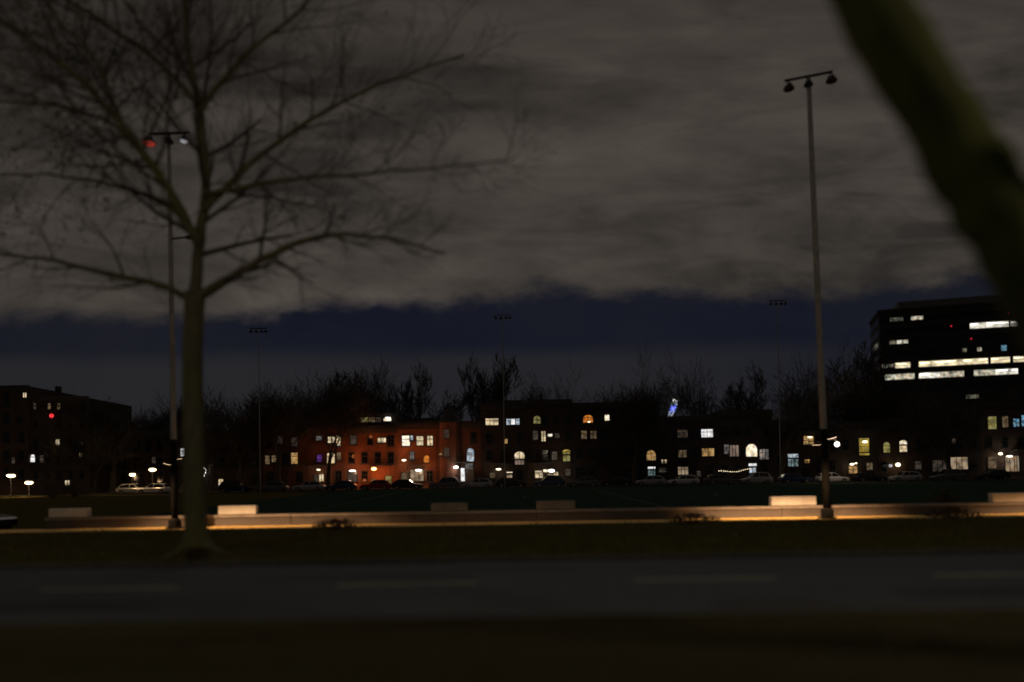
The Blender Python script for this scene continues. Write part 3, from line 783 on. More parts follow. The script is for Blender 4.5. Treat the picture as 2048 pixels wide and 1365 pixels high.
window(hs, 777, 961, 12, 17, 'olive', mull='sv'); window(hs, 707, 880, 12, 18, 'faint'); window(hs, 740, 880, 10, 18, 'none'); window(hs, 748, 966, 12, 16, 'amber', True)
for px_, py_, e_ in ((700,912,30),(735,872,20),(758,948,52),(722,962,30)): point(at(px_, py_, HY-1.5), e_, (1,.24,.06), .3)  # added fill lights for glowing patches on the brick, no lamp bodies
o = hs['o']; Yp = HY+3; xa, xb = gx(712, Yp, 14), gx(832, Yp, 14); za, zb = at(770, 856, Yp).z, at(770, 826, Yp).z
MB().box(xa, gx(794, Yp, 14), Yp, Yp+6, za-.3, zb).build('penthouse', M['cornice'], o)
hp_ = dict(o=o, Y=Yp, used=[])
for px, wp, kd in ((729,15,'olive'),(744,12,'dim'),(757,10,'faint'),(775,15,'bright')):
    window(hp_, px, 840, wp, 9 if kd != 'bright' else 5, kd, mull='n')
lamp(hp_, 776, 836, 'bulbw', .45, .09, 0, off=.5)
finish(hs, 4)
hs = house('red-lit brick house with a beige porch and bright upper windows', 795, 872, 848, [882,916,953], 3, 'stepped')
window(hs, 812, 882, 15, 20, 'bright', mull='t'); window(hs, 823, 876, 6, 9, 'cool', mull='n'); window(hs, 840, 882, 13, 18, 'warm', mull='s'); window(hs, 860, 882, 11, 19, 'warm', mull='tv')
lamp(hs, 808, 921, 'bulb', .35, .13, 30); window(hs, 824, 912, 8, 16, 'grey', mull='tv'); window(hs, 853, 918, 11, 14, 'orange', True, 'n'); lamp(hs, 837, 941, 'bulbw', .5, .16, 60, (1,.7,.4))
window(hs, 834, 951, 26, 22, 'beige', mull='3'); window(hs, 810, 955, 14, 17, 'dim', mull='t'); window(hs, 803, 836, 9, 6, 'pink', mull='n', Y=HY-.0) if False else None  # wide beige pane glows to stand for the lamp-lit porch
for px_, py_, e_ in ((800,900,30),(850,925,42),(826,896,18)): point(at(px_, py_, HY-1.5), e_, (1,.27,.07), .3); point(at(850, 900, HY-6), 120, (1,.33,.1), .4)  # added fill lights before this front, no lamp bodies
finish(hs)
hs = house('turreted brick house with a white-lit doorway and stairs', 872, 962, 846, [876,910,950], 0, 'flat')
o = hs['o']; cx = gx(900, HY, 8); zt_ = hs['zt']
MB().lathe([(1.7,0),(1.7,zt_-1.0)], (cx, HY+.2, 1.02), 14).build('turret', BR[0], o)
MB().lathe([(1.95,0),(1.8,.15),(.05,2.6)], (cx, HY+.2, zt_+.03), 14).build('turret_roof', M['slate'], o)
hs['used'] += [(900,880,34,60),(900,940,34,60)]
ht = dict(o=o, Y=HY-1.52, used=[])
window(ht, 893, 868, 10, 16, 'faint'); window(ht, 893, 905, 10, 17, 'faint'); window(ht, 881, 909, 6, 4, 'amber', mull='n')
lamp(hs, 912, 935, 'bulbw', .4, .22, 70, (1,.9,.75), 1.4); window(hs, 920, 950, 19, 26, 'white', mull='v'); window(hs, 941, 910, 14, 26, 'cool', True, 'ts')
window(hs, 903, 951, 9, 12, 'cool', mull='v'); window(hs, 938, 933, 15, 12, 'grey', mull='3')
b = MB()
for s in range(10): b.box(gx(931, HY, 4)+.02*s, gx(948, HY, 4), HY-2.4+.2*s, HY-2.2+.2*s, 1.02, 1.4+.26*s)
b.build('staircase', M['stone'], o)
point(at(900, 890, HY-4.5), 26, (1,.3,.1), .4)  # added fill light on the turret, no lamp body
finish(hs)
hs = house('tall dark house with two wide top-floor windows, one cream and one white', 962, 1056, 812, [844,877,912,950], 2, 'stepped')
window(hs, 984, 844, 25, 13, 'warm', mull='t3'); window(hs, 1026, 844, 26, 12, 'cool', mull='t3'); window(hs, 1026, 844, 8, 11, 'white', mull='n', Y=HY-.12); window(hs, 1012, 883, 6, 9, 'amber', mull='n')
window(hs, 1039, 911, 20, 14, 'warm', True, 'v'); window(hs, 1039, 925, 18, 9, 'pink', mull='3'); lamp(hs, 997, 939, 'bulb', .42, .13, 18); window(hs, 985, 951, 10, 9, 'dim', mull='n')
window(hs, 1019, 954, 11, 13, 'beige', mull='v'); window(hs, 1019, 946, 12, 3, 'bright', mull='n'); finish(hs)
hs = house('tall dark house with the brightest porch lamp above a lit door', 1056, 1146, 803, [840,872,911,947], 1, 'flat')
window(hs, 1074, 840, 14, 15, 'olive', True, 'sv'); window(hs, 1071, 871, 10, 18, 'faint'); window(hs, 1087, 873, 8, 20, 'warm', mull='tsv'); window(hs, 1100, 871, 9, 5, 'bright', mull='n'); window(hs, 1114, 872, 9, 9, 'faint')
window(hs, 1109, 912, 10, 16, 'faint'); window(hs, 1133, 914, 14, 18, 'olive', mull='v'); window(hs, 1133, 904, 16, 9, 'gold', True, 'n'); window(hs, 1078, 949, 15, 14, 'warm', mull='tv'); window(hs, 1112, 954, 9, 19, 'warm', mull='sv')
lamp(hs, 1103, 942, 'bulbw', .5, .24, 70, (1,.75,.5), 1.6); window(hs, 1136, 945, 10, 13, 'faint'); window(hs, 1092, 942, 12, 5, 'bright', mull='n'); window(hs, 1100, 955, 12, 14, 'dim'); finish(hs, 4)
hs = house('tall dark house with a round orange curtain lit on its top floor', 1146, 1268, 809, [838,870,908,946], 2, 'flat')
window(hs, 1176, 838, 19, 15, 'orange', True, 'tv'); lamp(hs, 1178, 844, 'bulb', .22, .08, 0, off=.2); window(hs, 1214, 836, 12, 14, 'pink', mull='n'); window(hs, 1214, 836, 9, 11, 'bright', mull='n', Y=HY-.12); window(hs, 1168, 870, 11, 16, 'dim'); window(hs, 1187, 870, 12, 15, 'dim', mull='tv'); finish(hs, 5)
hs = house('house with an arched amber window over a pale blue transom', 1268, 1341, 836, [868,909,940], 2, 'mansard')
window(hs, 1302, 911, 18, 20, 'amber', True, 'tv'); window(hs, 1328, 923, 10, 7, 'warm', mull='v3'); window(hs, 1303, 936, 15, 4, 'white', mull='n'); window(hs, 1303, 946, 14, 11, 'teal', mull='3'); window(hs, 1325, 941, 14, 8, 'faint'); finish(hs)
hs = house('house with one bright white window on its top floor', 1341, 1436, 836, [867,906,942], 2, 'flat')
window(hs, 1365, 868, 20, 15, 'faint', mull='v'); window(hs, 1414, 867, 23, 16, 'white', mull='tv'); window(hs, 1365, 908, 16, 14, 'dim', mull='tv'); window(hs, 1416, 905, 24, 15, 'amber', mull='v'); window(hs, 1366, 942, 20, 15, 'beige', mull='t3'); window(hs, 1397, 948, 9, 11, 'faint'); finish(hs)
hs = house('house with a string of lights beside a bright arched window', 1436, 1546, 824, [864,901,941], 2, 'flat')
window(hs, 1453, 899, 10, 18, 'grey'); window(hs, 1468, 902, 18, 22, 'pink', mull='3'); window(hs, 1503, 901, 22, 25, 'bright', True, 'n'); window(hs, 1528, 909, 18, 20, 'grey', mull='t3'); window(hs, 1505, 930, 16, 5, 'white', mull='n'); window(hs, 1505, 941, 13, 10, 'cool', mull='v'); window(hs, 1497, 867, 10, 13, 'none'); finish(hs, 4, True, False)
hs = house('house with a pale blue transom over a curtained door', 1546, 1652, 838, [880,921,945], 1, 'mansard')
window(hs, 1586, 912, 21, 7, 'cool', mull='n'); window(hs, 1586, 925, 20, 16, 'teal', mull='3'); window(hs, 1617, 881, 20, 17, 'amber', mull='v'); lamp(hs, 1620, 875, 'bulb', .4, .1, 0, off=.3); window(hs, 1614, 923, 10, 7, 'amber', mull='v'); finish(hs, 4, False, True, 11, 17)
hs = house('house with one tall golden window under a lamp', 1652, 1756, 846, [890,932], 2, 'flat')
window(hs, 1728, 894, 20, 34, 'gold', mull='n'); lamp(hs, 1730, 884, 'bulb', .42, .2, 0, off=.4); lamp(hs, 1704, 929, 'bulb', .36, .15, 20); lamp(hs, 1712, 927, 'bulb', .2, .1); window(hs, 1706, 940, 17, 14, 'amber', mull='sv'); window(hs, 1739, 933, 12, 14, 'dim', mull='sv'); finish(hs, 4)
hs = house('house with twin lit arched windows over two porch lamps', 1756, 1852, 850, [893,934], 1, 'stepped')
window(hs, 1773, 895, 13, 21, 'olive', True, 't'); window(hs, 1806, 892, 15, 24, 'warm', True, 'n'); window(hs, 1806, 885, 15, 8, 'bright', True, 'n', HY-.12); lamp(hs, 1781, 932, 'glint', .3, .26); lamp(hs, 1796, 930, 'bulb', .4, .3, 25); window(hs, 1836, 931, 13, 16, 'faint'); finish(hs, 4, True, False)
hs = house('low building with a wide beige-lit garage front', 1852, 1962, 866, [890,930], 2, 'flat')
window(hs, 1918, 927, 34, 24, 'beige', mull='3'); window(hs, 1880, 932, 30, 22, 'faint', mull='3'); window(hs, 1907, 882, 8, 9, 'faint', mull='n'); finish(hs, 4, False, False, 9, 13)
hs = house('house with cyan-lit upper windows at the right edge', 1962, 2120, 806, [844,885,925], 1, 'flat')
window(hs, 1984, 846, 17, 25, 'olive', mull='ts'); window(hs, 2010, 844, 12, 22, 'dim', mull='ts'); window(hs, 2032, 846, 12, 16, 'cyan', mull='v'); window(hs, 2049, 842, 13, 22, 'cyan', mull='sv'); window(hs, 2024, 928, 27, 30, 'beige', mull='3'); lamp(hs, 2019, 913, 'bulbw', .5, .12, 60, (1,.85,.7)); window(hs, 1984, 926, 16, 22, 'dim'); lamp(hs, 2001, 908, 'bulb', .35, .2, 12); finish(hs, 5)
hs = house('plain dark house beyond the right edge', 2120, 2240, 815, [850,888,926], 0, 'flat'); finish(hs)

# festive bulbs
b = MB(); b2 = MB(); prev = None
c0 = at(395, 945, HY-.6)
for i in range(26):
    a = 2*math.pi*i/26; p = c0 + Vector((1.25*math.cos(a), 0, .85*math.sin(a))) + Vector((random.uniform(-.12,.12), 0, random.uniform(-.12,.12)))
    b.ball(p, .045+.03*(i % 3 == 0), .05, .045+.03*(i % 3 == 0), 6)
    if prev is not None: b2.tube([prev, p], .012, 3, False)
    prev = p
t = thing('string_lights', 'ring of small white bulbs on the dark house left of centre', 'string lights', c0)
b.build('bulb', M['bulbw'], t); b2.build('cable', M['iron'], t)
b = MB(); b2 = MB(); prev = None; p0, p1 = at(1438, 942, HY-1.6), at(1500, 938, HY-1.6)
for i in range(15):
    f = i/14; p = p0.lerp(p1, f) + Vector((0, 0, -.28*math.sin(math.pi*f) + .05*math.sin(9*f)))
    b.ball(p, .07, .05, .05, 6)
    if prev is not None: b2.tube([prev, p], .012, 3, False)
    prev = p
t = thing('string_lights', 'swag of warm bulbs below the bright arched window', 'string lights', p0)
b.build('bulb', M['bulb'], t); b2.build('cable', M['iron'], t)

# ------------------------------------------------------------------ office tower block
P0 = at(1760, 700, 242); P0.z = 0; P1 = at(2175, 700, 226); P1.z = 0
u = (P1-P0).normalized(); v = Vector((-u.y, u.x, 0)); nrm = -v; W = (P1-P0).length
of = thing('office_building', 'large dark office block with bands of lit windows, behind the right-hand houses', 'office building', P0 + Vector((0,0,.9)))
def loc(b): return b.xform(Matrix(((u.x, v.x, 0, P0.x), (u.y, v.y, 0, P0.y), (0, 0, 1, 0), (0, 0, 0, 1))))
zr = on_plane(1800, 620, P0, nrm).z
M['spandrel'] = mat('spandrel_concrete', (.05,.048,.045), (.03,.029,.028), .6, .8)
loc(MB().box(0, W, 0, 20, .9, zr)).build('wall', M['spandrel'], of)
loc(MB().box(6, W, 3, 17, zr+.01, zr+3.0)).build('rooftop_plant_room', mat('plant_room_cladding', (.2,.19,.18), (.13,.125,.12), .8, .7), of)
loc(MB().box(-.25, W+.25, -.25, -.01, zr-.5, zr+.35).box(-.25, -.01, 0, 20.2, zr-.5, zr+.35)).build('parapet', M['spandrel'], of)
def ux(px, py): return (on_plane(px, py, P0, nrm) - P0).dot(u)
rowsY = [636, 659, 682, 706, 729, 752, 775, 798, 821, 844]
rz = [on_plane(1840, y, P0, nrm).z for y in rowsY]; hh = .85
for z in rz:
    loc(MB().box(.8, W-.3, -.05, -.01, z-hh, z+hh).box(-.05, -.01, .8, 19, z-hh, z+hh)).build('window_band', M['glass'], of)
segs = [(0,1780,1806,'officedim'),(0,1822,1846,'officemix'),(1,1940,1972,'office'),(1,1972.5,2019,'office'),(1,2022,2070,'office'),
        (2,1779,1793,'officedim'),(2,1794,1803,'office'),(2,1804,1816,'officemix'),(3,1925,1933,'officedim'),(3,1955,1963,'officemix'),
        (4,1763,1788,'officedim'),(4,1790,1820,'officewarm'),(4,1838,1868,'officewarm'),(4,1868.4,1925,'officewarm'),(4,1925.5,1976,'officewarm'),(4,1982,2020,'officewarm'),(4,2027,2075,'officewarm'),
        (5,1768,1800,'officemix'),(5,1800.5,1829,'officemix'),(5,1838,1880,'office'),(5,1880.5,1928,'officemix'),(5,1948,1990,'officemix'),(5,1990.5,2036,'office'),(7,1932,1958,'officedim')]
for r_, a, c_, kd in segs:
    xa, xb = ux(a, rowsY[r_]), ux(c_, rowsY[r_]); z = rz[r_]
    h1 = hh-.05 if kd in ('office','officewarm','officemix') and r_ > 3 or r_ == 1 else .5
    wdo = loc(MB().box(xa, xb, -.09, -.055, z-h1, z+h1)).build('window', G[kd], of)
    if kd in ('office', 'officewarm') and r_ != 2 and xb-xa > 3:
        m_ = MB(); x = xa+.2
        while x < xb-1.2: m_.box(x, min(x+random.uniform(1.4, 4.5), xb-.1), -.115, -.092, z+.30, z+.52); x += random.uniform(3, 5)
        loc(m_).build('ceiling_light', M['bulbw'] if kd == 'office' else M['bulb'], wdo)
xa = ux(2003, 706); loc(MB().box(xa, xa+1.3, -.09, -.055, rz[3]-hh+.05, rz[3]+hh-.05)).build('window', G['cyan'], of)
loc(MB().box(-.09, -.055, 4, 11, rz[2]-hh+.05, rz[2]+hh-.05)).build('window', G['officedim'], of)
for px, py in ((2018,627),(1942,678),(1902,653)):
    p = on_plane(px, py, P0, nrm) + nrm*.25; MB().ball(p, .2, .15, .2, 8).build('warning_light', M['red'], of)

# ------------------------------------------------------------------ leaning observation tower far away
TYY = 1250
def tq(px, py, dy=0): return at(px, py, TYY+dy)
tw = thing('leaning_tower', 'slender leaning tower lit blue and white beyond the roofs', 'tower', tq(1300, 946))
def band(ya, yb, m, name, wa=None, wb=None):
    def row(y):
        f = (y-800)/146; x = 1352.5 - 13.0*((y-800)/35)**.9 if y > 800 else 1352.5; wd = 13.5 - 6.0*min(1, (y-800)/35) + max(0, f-.25)*18
        return x, wd
    b = MB(); n = 4; vs = []; fs = []
    for i in range(n+1):
        y = ya+(yb-ya)*i/n; x, wd = row(y)
        vs += [tq(x-wd/2, y+.05*wd, 0), tq(x+wd/2, y-.05*wd, 0), tq(x+wd/2, y, 8), tq(x-wd/2, y, 8)]
    for i in range(n):
        for k in range(4): fs.append((i*4+k, i*4+(k+1)%4, i*4+4+(k+1)%4, i*4+4+k))
    fs += [(0,3,2,1), (n*4, n*4+1, n*4+2, n*4+3)]
    b.add(vs, fs).build(name, m, tw)
M['tw_top'] = glow('tower_top_light', (.55,.75,.75), .9, (.9,.95,1), .09, .15, 1.3)
M['tw_blue'] = glow('tower_blue_light', (.10,.16,1), 2.6, (.25,.3,1), .16, .35, 1.3)
M['tw_low'] = glow('tower_low_light', (.6,.7,1), 1.5, (.8,.85,1), .12, .2, 1.3)
M['tw_dim'] = glow('tower_mid_light', (.4,.5,.75), .22, (.6,.65,.8), .12, .3, 1.3)
band(800.5, 803, M['tw_dim'], 'roof'); band(803.1, 810.5, M['tw_top'], 'observatory'); band(810.6, 824, M['tw_blue'], 'shaft'); band(824.1, 834, M['tw_low'], 'shaft'); band(834.1, 946, M['spandrel'], 'shaft')
MB().ball(tq(1349.5, 801, -6), 2.6, 1.5, 1.6, 8).build('beacon', M['bulbw'], tw)

# ------------------------------------------------------------------ street lamps
def post_lamp(px, py, Y, label, r=.42, kind='lamp_hot', energy=300, zb=None):
    c = at(px, py, Y); zb = gz(Y)+.0 if zb is None else zb
    t = thing('street_lamp', label, 'street lamp', (c.x, Y, zb), 'lit lamps along the far streets')
    MB().lathe([(.16,0),(.16,.25),(.08,.35),(.055,c.z-zb-.3)], (c.x, Y, zb), 10).build('pole', M['black_metal'], t)
    MB().lathe([(.07,c.z-zb-.29),(.16,c.z-zb-.24)], (c.x, Y, zb), 10).build('collar', M['black_metal'], t)
    MB().lathe([(r*1.1,.19),(r*.8,.30),(.08,.40)], (c.x, Y, c.z), 12).build('cap', M['black_metal'], t)
    MB().ball(c, r, r, .24, 12).build('lamp_shade', M[kind], t, True)
    if energy: point(c + Vector((0,-.9,-.1)), energy, (1,.6,.28), .3)
    return t
post_lamp(22, 952, 108, 'leftmost glowing street lamp, below the apartment block', .55)
post_lamp(58, 966, 106, 'lower glowing street lamp just right of the leftmost one', .5, energy=260)
post_lamp(265, 950, 112, 'glowing street lamp on the left of the pair by the dark houses', .42, energy=120)
post_lamp(305, 940, 112, 'glowing street lamp on the right of the pair by the dark houses', .5, energy=160)
def arm_lamp(px, py, Y, arms, label, globe=None, energy=0):
    c = at(px, py, Y); zb = gz(Y)
    t = thing('street_lamp', label, 'street lamp', (c.x, Y, zb), 'arm lamps along the far street')
    MB().lathe([(.18,0),(.18,.3),(.09,.4),(.07,c.z-zb)], (c.x, Y, zb), 10).build('pole', M['black_metal'], t)
    for ax, ay, bx, by in arms:
        p, q_ = at(ax, ay, Y), at(bx, by, Y); m_ = p.lerp(q_, .5) + Vector((0,0,-.12))
        a_ = MB().tube([c + Vector((0,0,-.05)), p, m_, q_], .05, 6).build('arm', M['black_metal'], t)
        MB().tube([p + Vector((0,-.08,-.06)), m_ + Vector((0,-.08,-.06)), q_ + Vector((0,-.08,-.06))], .055, 6).build('arm_glow', M['strip'], a_)  # added glowing tube, imitates light caught along the arm
    if globe:
        g_ = at(*globe, Y); MB().ball(g_, .36, .36, .36, 14).build('globe', M['bulbw'], t, True)
        MB().tube([c, (g_.x, Y, g_.z+.55)], .05, 6).build('globe_bracket', M['black_metal'], t)
        point(g_ + Vector((0,-1.1,-.3)), energy, (1,.72,.5), .4)
M['strip'] = lampmat('warm_arm_glow', (1,.62,.34), .75)  # emission stands for orange light falling on the arms
arm_lamp(1650, 876, 109.2, [(1645,878,1672,874),(1624,890,1652,886)], 'street lamp with a white globe and warm arms beside the large right pole', (1674,889), 260)
arm_lamp(353, 915, 109.2, [(345,916,365,917),(327,926,346,929)], 'unlit-headed street lamp with warm arms by the left pole', None)

# ------------------------------------------------------------------ cars
M['rubber'] = mat('tyre_rubber', (.02,.02,.02), (.012,.012,.012), 6, .9)
M['rim'] = mat('wheel_rim', (.3,.3,.3), (.2,.2,.2), 4, .4, .8)
M['tail'] = mat('tail_lamp', (.3,.02,.02), (.2,.01,.01), 4, .3)
M['headl'] = mat('head_lamp', (.6,.6,.6), (.4,.4,.4), 4, .2)
def paint(n, c): return mat(n, c, tuple(x*.9 for x in c), 2, .28, .3)
PAINTS = {'silver': paint('silver_paint', (.42,.42,.43)), 'black': paint('black_paint', (.015,.015,.017)), 'white': paint('white_paint', (.7,.7,.7)), 'red': paint('red_paint', (.3,.02,.02)), 'grey': paint('grey_paint', (.13,.13,.14)), 'blue': paint('blue_paint', (.03,.05,.12))}
def car_proto(pm, suv=False):
    r = bpy.data.objects.new('parked_car', None); COL.objects.link(r)
    H = 1.68 if suv else 1.45; bl = .98 if suv else .88
    # lower body as stations along x: (x, half width, z bottom, z top)
    st = [(-2.2,.70,.38,.62),(-2.1,.80,.27,.70),(-1.6,.88,.24,.80),(-.85,.90,.24,bl-.02),(0,.90,.24,bl),(1.2,.90,.24,bl),(1.9,.87,.26,bl+.02),(2.12,.80,.32,bl-.06),(2.2,.74,.42,bl-.2)]
    b = MB(); vs = []; fs = []
    for x, hw, z0, z1 in st:
        vs += [(x,-hw*.93,z0),(x,-hw,z0+.2),(x,-hw,z1-.12),(x,-hw*.88,z1),(x,hw*.88,z1),(x,hw,z1-.12),(x,hw,z0+.2),(x,hw*.93,z0)]
    for i in range(len(st)-1):
        for k in range(8): fs.append((i*8+k, i*8+(k+1)%8, i*8+8+(k+1)%8, i*8+8+k))
    n = (len(st)-1)*8; fs += [tuple(reversed(range(8))), tuple(n+k for k in range(8))]
    b.add(vs, fs)
    # cabin pillars and roof
    cb = [(-.98,bl-.04),(-.25,H-.04),(.1,H),(1.15,H-.01),(1.55,H-.12),(2.0,bl+.0)]
    vs = []
    for x, z in cb:
        k = (z-bl)/(H-bl); hw = .80 - .16*max(0, k); vs += [(x,-hw,z),(x,hw,z)]
    vs2 = vs + [(-.98,-.8,bl-.05),(-.98,.8,bl-.05),(2.0,-.8,bl-.05),(2.0,.8,bl-.05)]
    fs = [(2*i,2*i+1,2*i+3,2*i+2) for i in range(5)] + [(0,2,4,6,8,10)[::-1], (1,3,5,7,9,11)]
    b.add(vs2, fs); b.build('body', pm, r, False)
    def quadglass(name, pts):
        MB().add(pts, [tuple(range(len(pts)))]).build(name, M['glass'], r)
    quadglass('windscreen', [(-.94,-.72,bl+.03),(-.94,.72,bl+.03),(-.31,.60,H-.07),(-.31,-.60,H-.07)])
    quadglass('rear_window', [(1.94,.70,bl+.06),(1.94,-.70,bl+.06),(1.62,-.62,H-.16),(1.62,.62,H-.16)])
    for s in (-1, 1):
        hb, ht_ = .812*s, .668*s
        quadglass('side_window', [(-.75,hb,bl+.03),(.25,hb,bl+.03),(.25,ht_,H-.08),(-.22,ht_,H-.08)])
        quadglass('side_window', [(.33,hb,bl+.03),(1.7,hb,bl+.03),(1.45,ht_,H-.12),(.33,ht_,H-.08)])
    for x in (-1.38, 1.32):
        for s in (-1, 1):
            wv = bpy.data.objects.new('wheel', None); COL.objects.link(wv); wv.parent = r
            ty = MB().lathe([(.20,-.1),(.31,-.1),(.33,-.06),(.33,.06),(.31,.1),(.20,.1)], (0,0,0), 16).xform(Matrix.Translation((x, s*.80, .33)) @ Matrix.Rotation(R(90), 4, 'X'))
            ty.build('tyre', M['rubber'], wv)
            MB().lathe([(.19,-.105),(.2,-.1),(.2,.1),(.19,.105)], (0,0,0), 12).xform(Matrix.Translation((x, s*.81, .33)) @ Matrix.Rotation(R(90), 4, 'X')).build('rim', M['rim'], wv)
    for s in (-1, 1):
        MB().ball((-2.13, s*.58, .60), .07, .17, .08, 8).build('headlight', M['headl'], r)
        MB().ball((2.17, s*.60, bl-.16), .05, .14, .09, 8).build('taillight', M['tail'], r)
    return r
cproto = {}
def car(px, Y, col, suv, label, z=None, flip=False):
    k = (col, suv)
    if k not in cproto: cproto[k] = r = car_proto(PAINTS[col], suv)
    else: r = copy_tree(cproto[k])
    z = .905 if z is None else z
    r.location = (gx(px, Y, z), Y, z); r.rotation_euler = (0, 0, math.pi if flip else 0)
    return tag(r, label, 'car', 'cars parked along the far street')
i = 0
spots = [(268,'silver',0,'silver car below the left lamp of the lit pair'),(308,'white',0,'white car shining under the right lamp of the lit pair'),
 (470,'black',1,'black tall car in front of the single lit doorway window'),(545,'grey',0,'grey car in front of the dim amber windows'),(618,'silver',0,'silver car in front of the purple window'),
 (682,'blue',0,'dark blue car between the purple window and the terrace house'),(752,'red',0,'red-glinting car under the orange porch lamp'),(815,'black',0,'black car in front of the beige porch'),
 (890,'grey',1,'grey tall car in front of the turret'),(955,'silver',0,'silver car right of the white-lit stairs'),(1022,'black',0,'black car in front of the house with two wide top windows'),
 (1098,'blue',1,'dark blue tall car below the brightest porch lamp'),(1165,'grey',0,'grey car below the round orange curtain'),(1232,'black',0,'black car right of the round orange curtain'),
 (1300,'silver',0,'silver car below the arched amber window'),(1366,'white',0,'white car below the bright white top window'),(1440,'grey',0,'grey car left of the swag of bulbs'),
 (1512,'silver',1,'silver tall car under the swag of bulbs'),(1590,'blue',0,'dark blue car in front of the pale transom door'),(1664,'white',0,'white car lit by the globe lamp'),
 (1740,'black',0,'black car below the tall golden window'),(1810,'silver',0,'silver car below the twin arched windows'),(1895,'grey',1,'grey tall car in front of the garage front'),(1985,'black',0,'black car in front of the right-edge house')]
for px, col, suv, lab in spots:
    car(px, 112.0 + random.uniform(-.15, .15), col, bool(suv), lab, None, random.random() < .5)
c_ = car(-62, 39.6, 'black', False, 'dark car cut by the left edge beside the wall end', .0, True)
c_.rotation_euler.z = R(168)
for col, xx, yy, zz_ in ((150, 0, 0, 0),): pass
point((gx(20, 37), 36.0, 3.6), 9, (1,.7,.4), .3)  # weak added light for the car at the wall end, no lamp body

# ------------------------------------------------------------------ shrubs
def shrub(px, Y, zb, rx, rz, label, leafm, n=420, seed=1, stems=26):
    rr = random.Random(seed); x = gx(px, Y, zb)
    t = thing('shrub', label, 'shrub', (x, Y, zb), None)
    s_ = MB(); f_ = MB()
    for i in range(stems):
        a = rr.uniform(0, 6.28); e = rr.uniform(.15, 1.45); k = rr.uniform(.7, 1.0)
        p = Vector((rx*k*math.cos(a)*math.cos(e), rx*k*math.sin(a)*math.cos(e), rz*k*math.sin(e))) + Vector((x, Y, zb))
        s_.tube([(x+rr.uniform(-.1,.1), Y+rr.uniform(-.1,.1), zb), Vector((x, Y, zb)).lerp(p, .5)+Vector((0,0,.1*rz)), p], [.02,.012,.006], 4, False)
    for i in range(n):
        a = rr.uniform(0, 6.28); e = rr.uniform(0, 1.5); k = rr.uniform(.45, 1.05)**.7
        c = Vector((x+rx*k*math.cos(a)*math.cos(e), Y+rx*k*math.sin(a)*math.cos(e), zb+.03+rz*k*math.sin(e))); s = rr.uniform(.04, .085)
        M4 = Matrix.Translation(c) @ Euler((rr.uniform(-1.3,1.3), rr.uniform(-1.3,1.3), rr.uniform(0,6.3))).to_matrix().to_4x4()
        f_.add([M4 @ Vector(v_) for v_ in ((-s,0,0),(0,-s*.5,0),(s,0,0),(0,s*.5,0))], [(0,1,2,3)])
    s_.build('stem', M['twig'], t); f_.build('foliage', leafm, t)
shrub(672, 35.6, .1, 1.15, .42, 'low dark shrub before the path, right of the left bright block', M['dead_leaf'], 520, 2)
shrub(1388, 35.6, .1, 1.3, .40, 'low dark shrub before the path, left of the right bright block', M['dead_leaf'], 560, 3)
shrub(1905, 35.6, .1, 1.25, .5, 'low dark shrub before the path, left of the right-edge block', M['dead_leaf'], 560, 4)
shrub(1890, 44, gz(44), 1.0, 1.15, 'brown-leaved bush standing behind the wall at the right', M['dead_leaf'], 700, 5, 40)
shrub(105, 100, gz(100), 2.6, 2.2, 'reddish lit bush below the lower left street lamp', M['dead_leaf'], 2600, 6, 60)
shrub(150, 101, gz(101), 2.2, 1.9, 'smaller reddish bush right of the lit bush', M['dead_leaf'], 2000, 7, 60)
shrub(392, 22.4, .1, .55, .3, 'low reddish weeds around the foot of the forked tree', M['dead_leaf'], 240, 8)

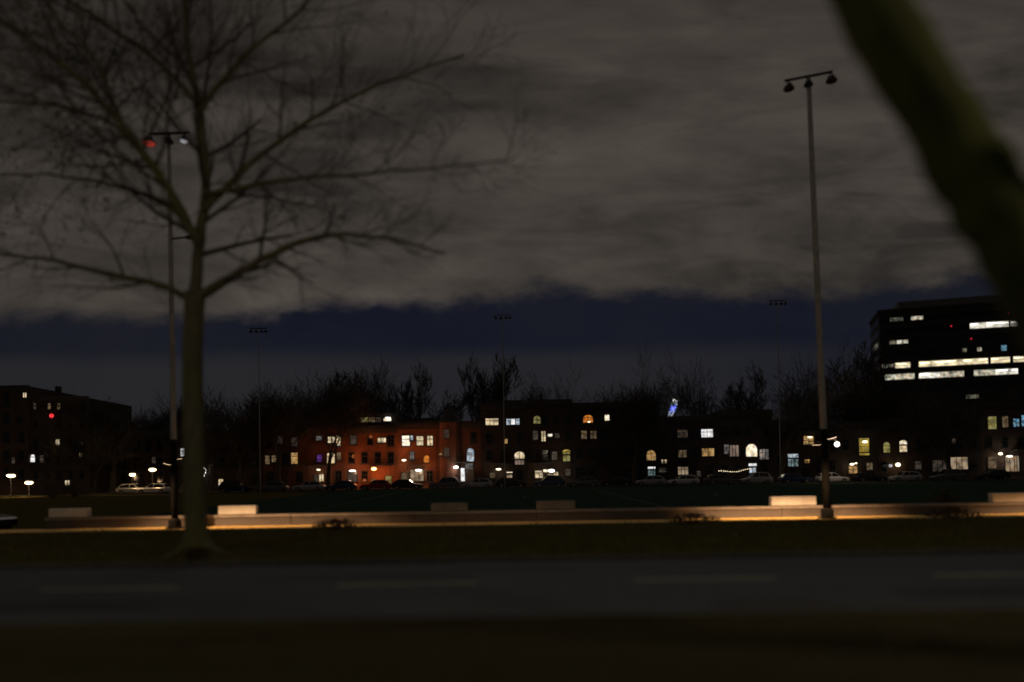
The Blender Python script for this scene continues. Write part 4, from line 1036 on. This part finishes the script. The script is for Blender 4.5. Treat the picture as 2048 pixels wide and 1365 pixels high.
# ------------------------------------------------------------------ background trees
T = [ # px, top, width, Y, proto, label
 (20,800,120,142,0,'bare tree partly hidden by the left apartment block'),(140,800,70,116.5,5,'thin bare tree before the apartment wing'),(228,812,84,119.8,3,'narrow bare tree above the low dark house'),
 (185,842,90,119.7,1,'small round bare tree right of the apartment wing'),(300,822,90,141,2,'bare tree behind the lit pair of street lamps'),(345,800,110,143,1,'bare tree behind the ring-lit house'),(425,812,80,119.6,6,'bare tree before the ring-lit house'),
 (484,786,100,119.8,0,'round bare tree left of the amber-windowed house'),(560,772,112,119.7,1,'round bare tree before the amber-windowed house'),(618,758,96,142,6,'bare tree behind the purple-windowed house'),
 (656,752,104,119.6,2,'bare tree whose trunk crosses the warm windows'),(706,740,100,141,0,'bare tree behind the rooftop terrace'),(766,728,96,142,5,'tall bare tree behind the red-lit terrace house'),
 (826,742,66,143,3,'narrow tall bare tree behind the beige porch house'),(900,800,70,141,4,'small bare tree behind the turret'),(960,728,62,141,3,'dark columnar bare tree left of the tall houses'),(1000,733,58,142,4,'columnar bare tree over the cream top window'),
 (1052,778,80,144,2,'low round bare tree behind the tallest roof'),(1124,732,90,146,6,'forked bare tree rising over the tallest roof'),(1200,790,90,142,1,'small bare tree over the round orange curtain'),
 (1268,768,104,119.7,2,'wide bare tree right of the orange curtain house'),(1288,712,74,145,5,'tall bare tree just left of the leaning tower top'),(1418,714,84,143,7,'crooked bare tree right of the leaning tower'),
 (1470,756,84,144,6,'bare tree behind the string-lit house'),(1496,745,70,142,3,'narrow bare tree above the bright arched window'),(1568,698,134,119.8,7,'tallest bare tree left of the large right pole'),
 (1640,776,84,142,1,'small round bare tree behind the large right pole'),(1690,752,90,141,0,'bare tree between the right pole and the office block'),(1728,712,86,150,4,'narrow bare tree touching the corner of the office block'),
 (1770,772,120,140,2,'bare tree below the lit office corner'),(1836,778,110,141,1,'round bare tree under the office window bands'),(1905,786,120,119.7,0,'bare tree before the garage front'),(1968,776,100,142,2,'bare tree left of the cyan windows'),(2034,770,110,144,7,'crooked bare tree at the right edge'),
 (1240,800,70,141,0,'low bare tree between the orange curtain and arched amber houses'),(1292,792,56,141,6,'bare tree directly over the arched amber window'),(720,762,80,144,4,'slim bare tree peeking over the terrace room'),(585,790,90,141,2,'bare tree behind the amber-windowed house'),(515,800,80,142,5,'bare tree beneath the leftmost distant floodlight pole'),
 (250,838,90,142,0,'low bare tree behind the low dark house'),(80,815,80,141,6,'bare tree over the apartment wing')]
for a in T: far_tree(*a[:5], a[5])

# ------------------------------------------------------------------ render settings
sc.view_settings.view_transform = 'Standard'; sc.view_settings.look = 'None'; sc.view_settings.exposure = 0; sc.view_settings.gamma = 1
sc.render.engine = 'CYCLES'
sc.cycles.use_denoising = True
sc.cycles.max_bounces = 5; sc.cycles.sample_clamp_indirect = 2
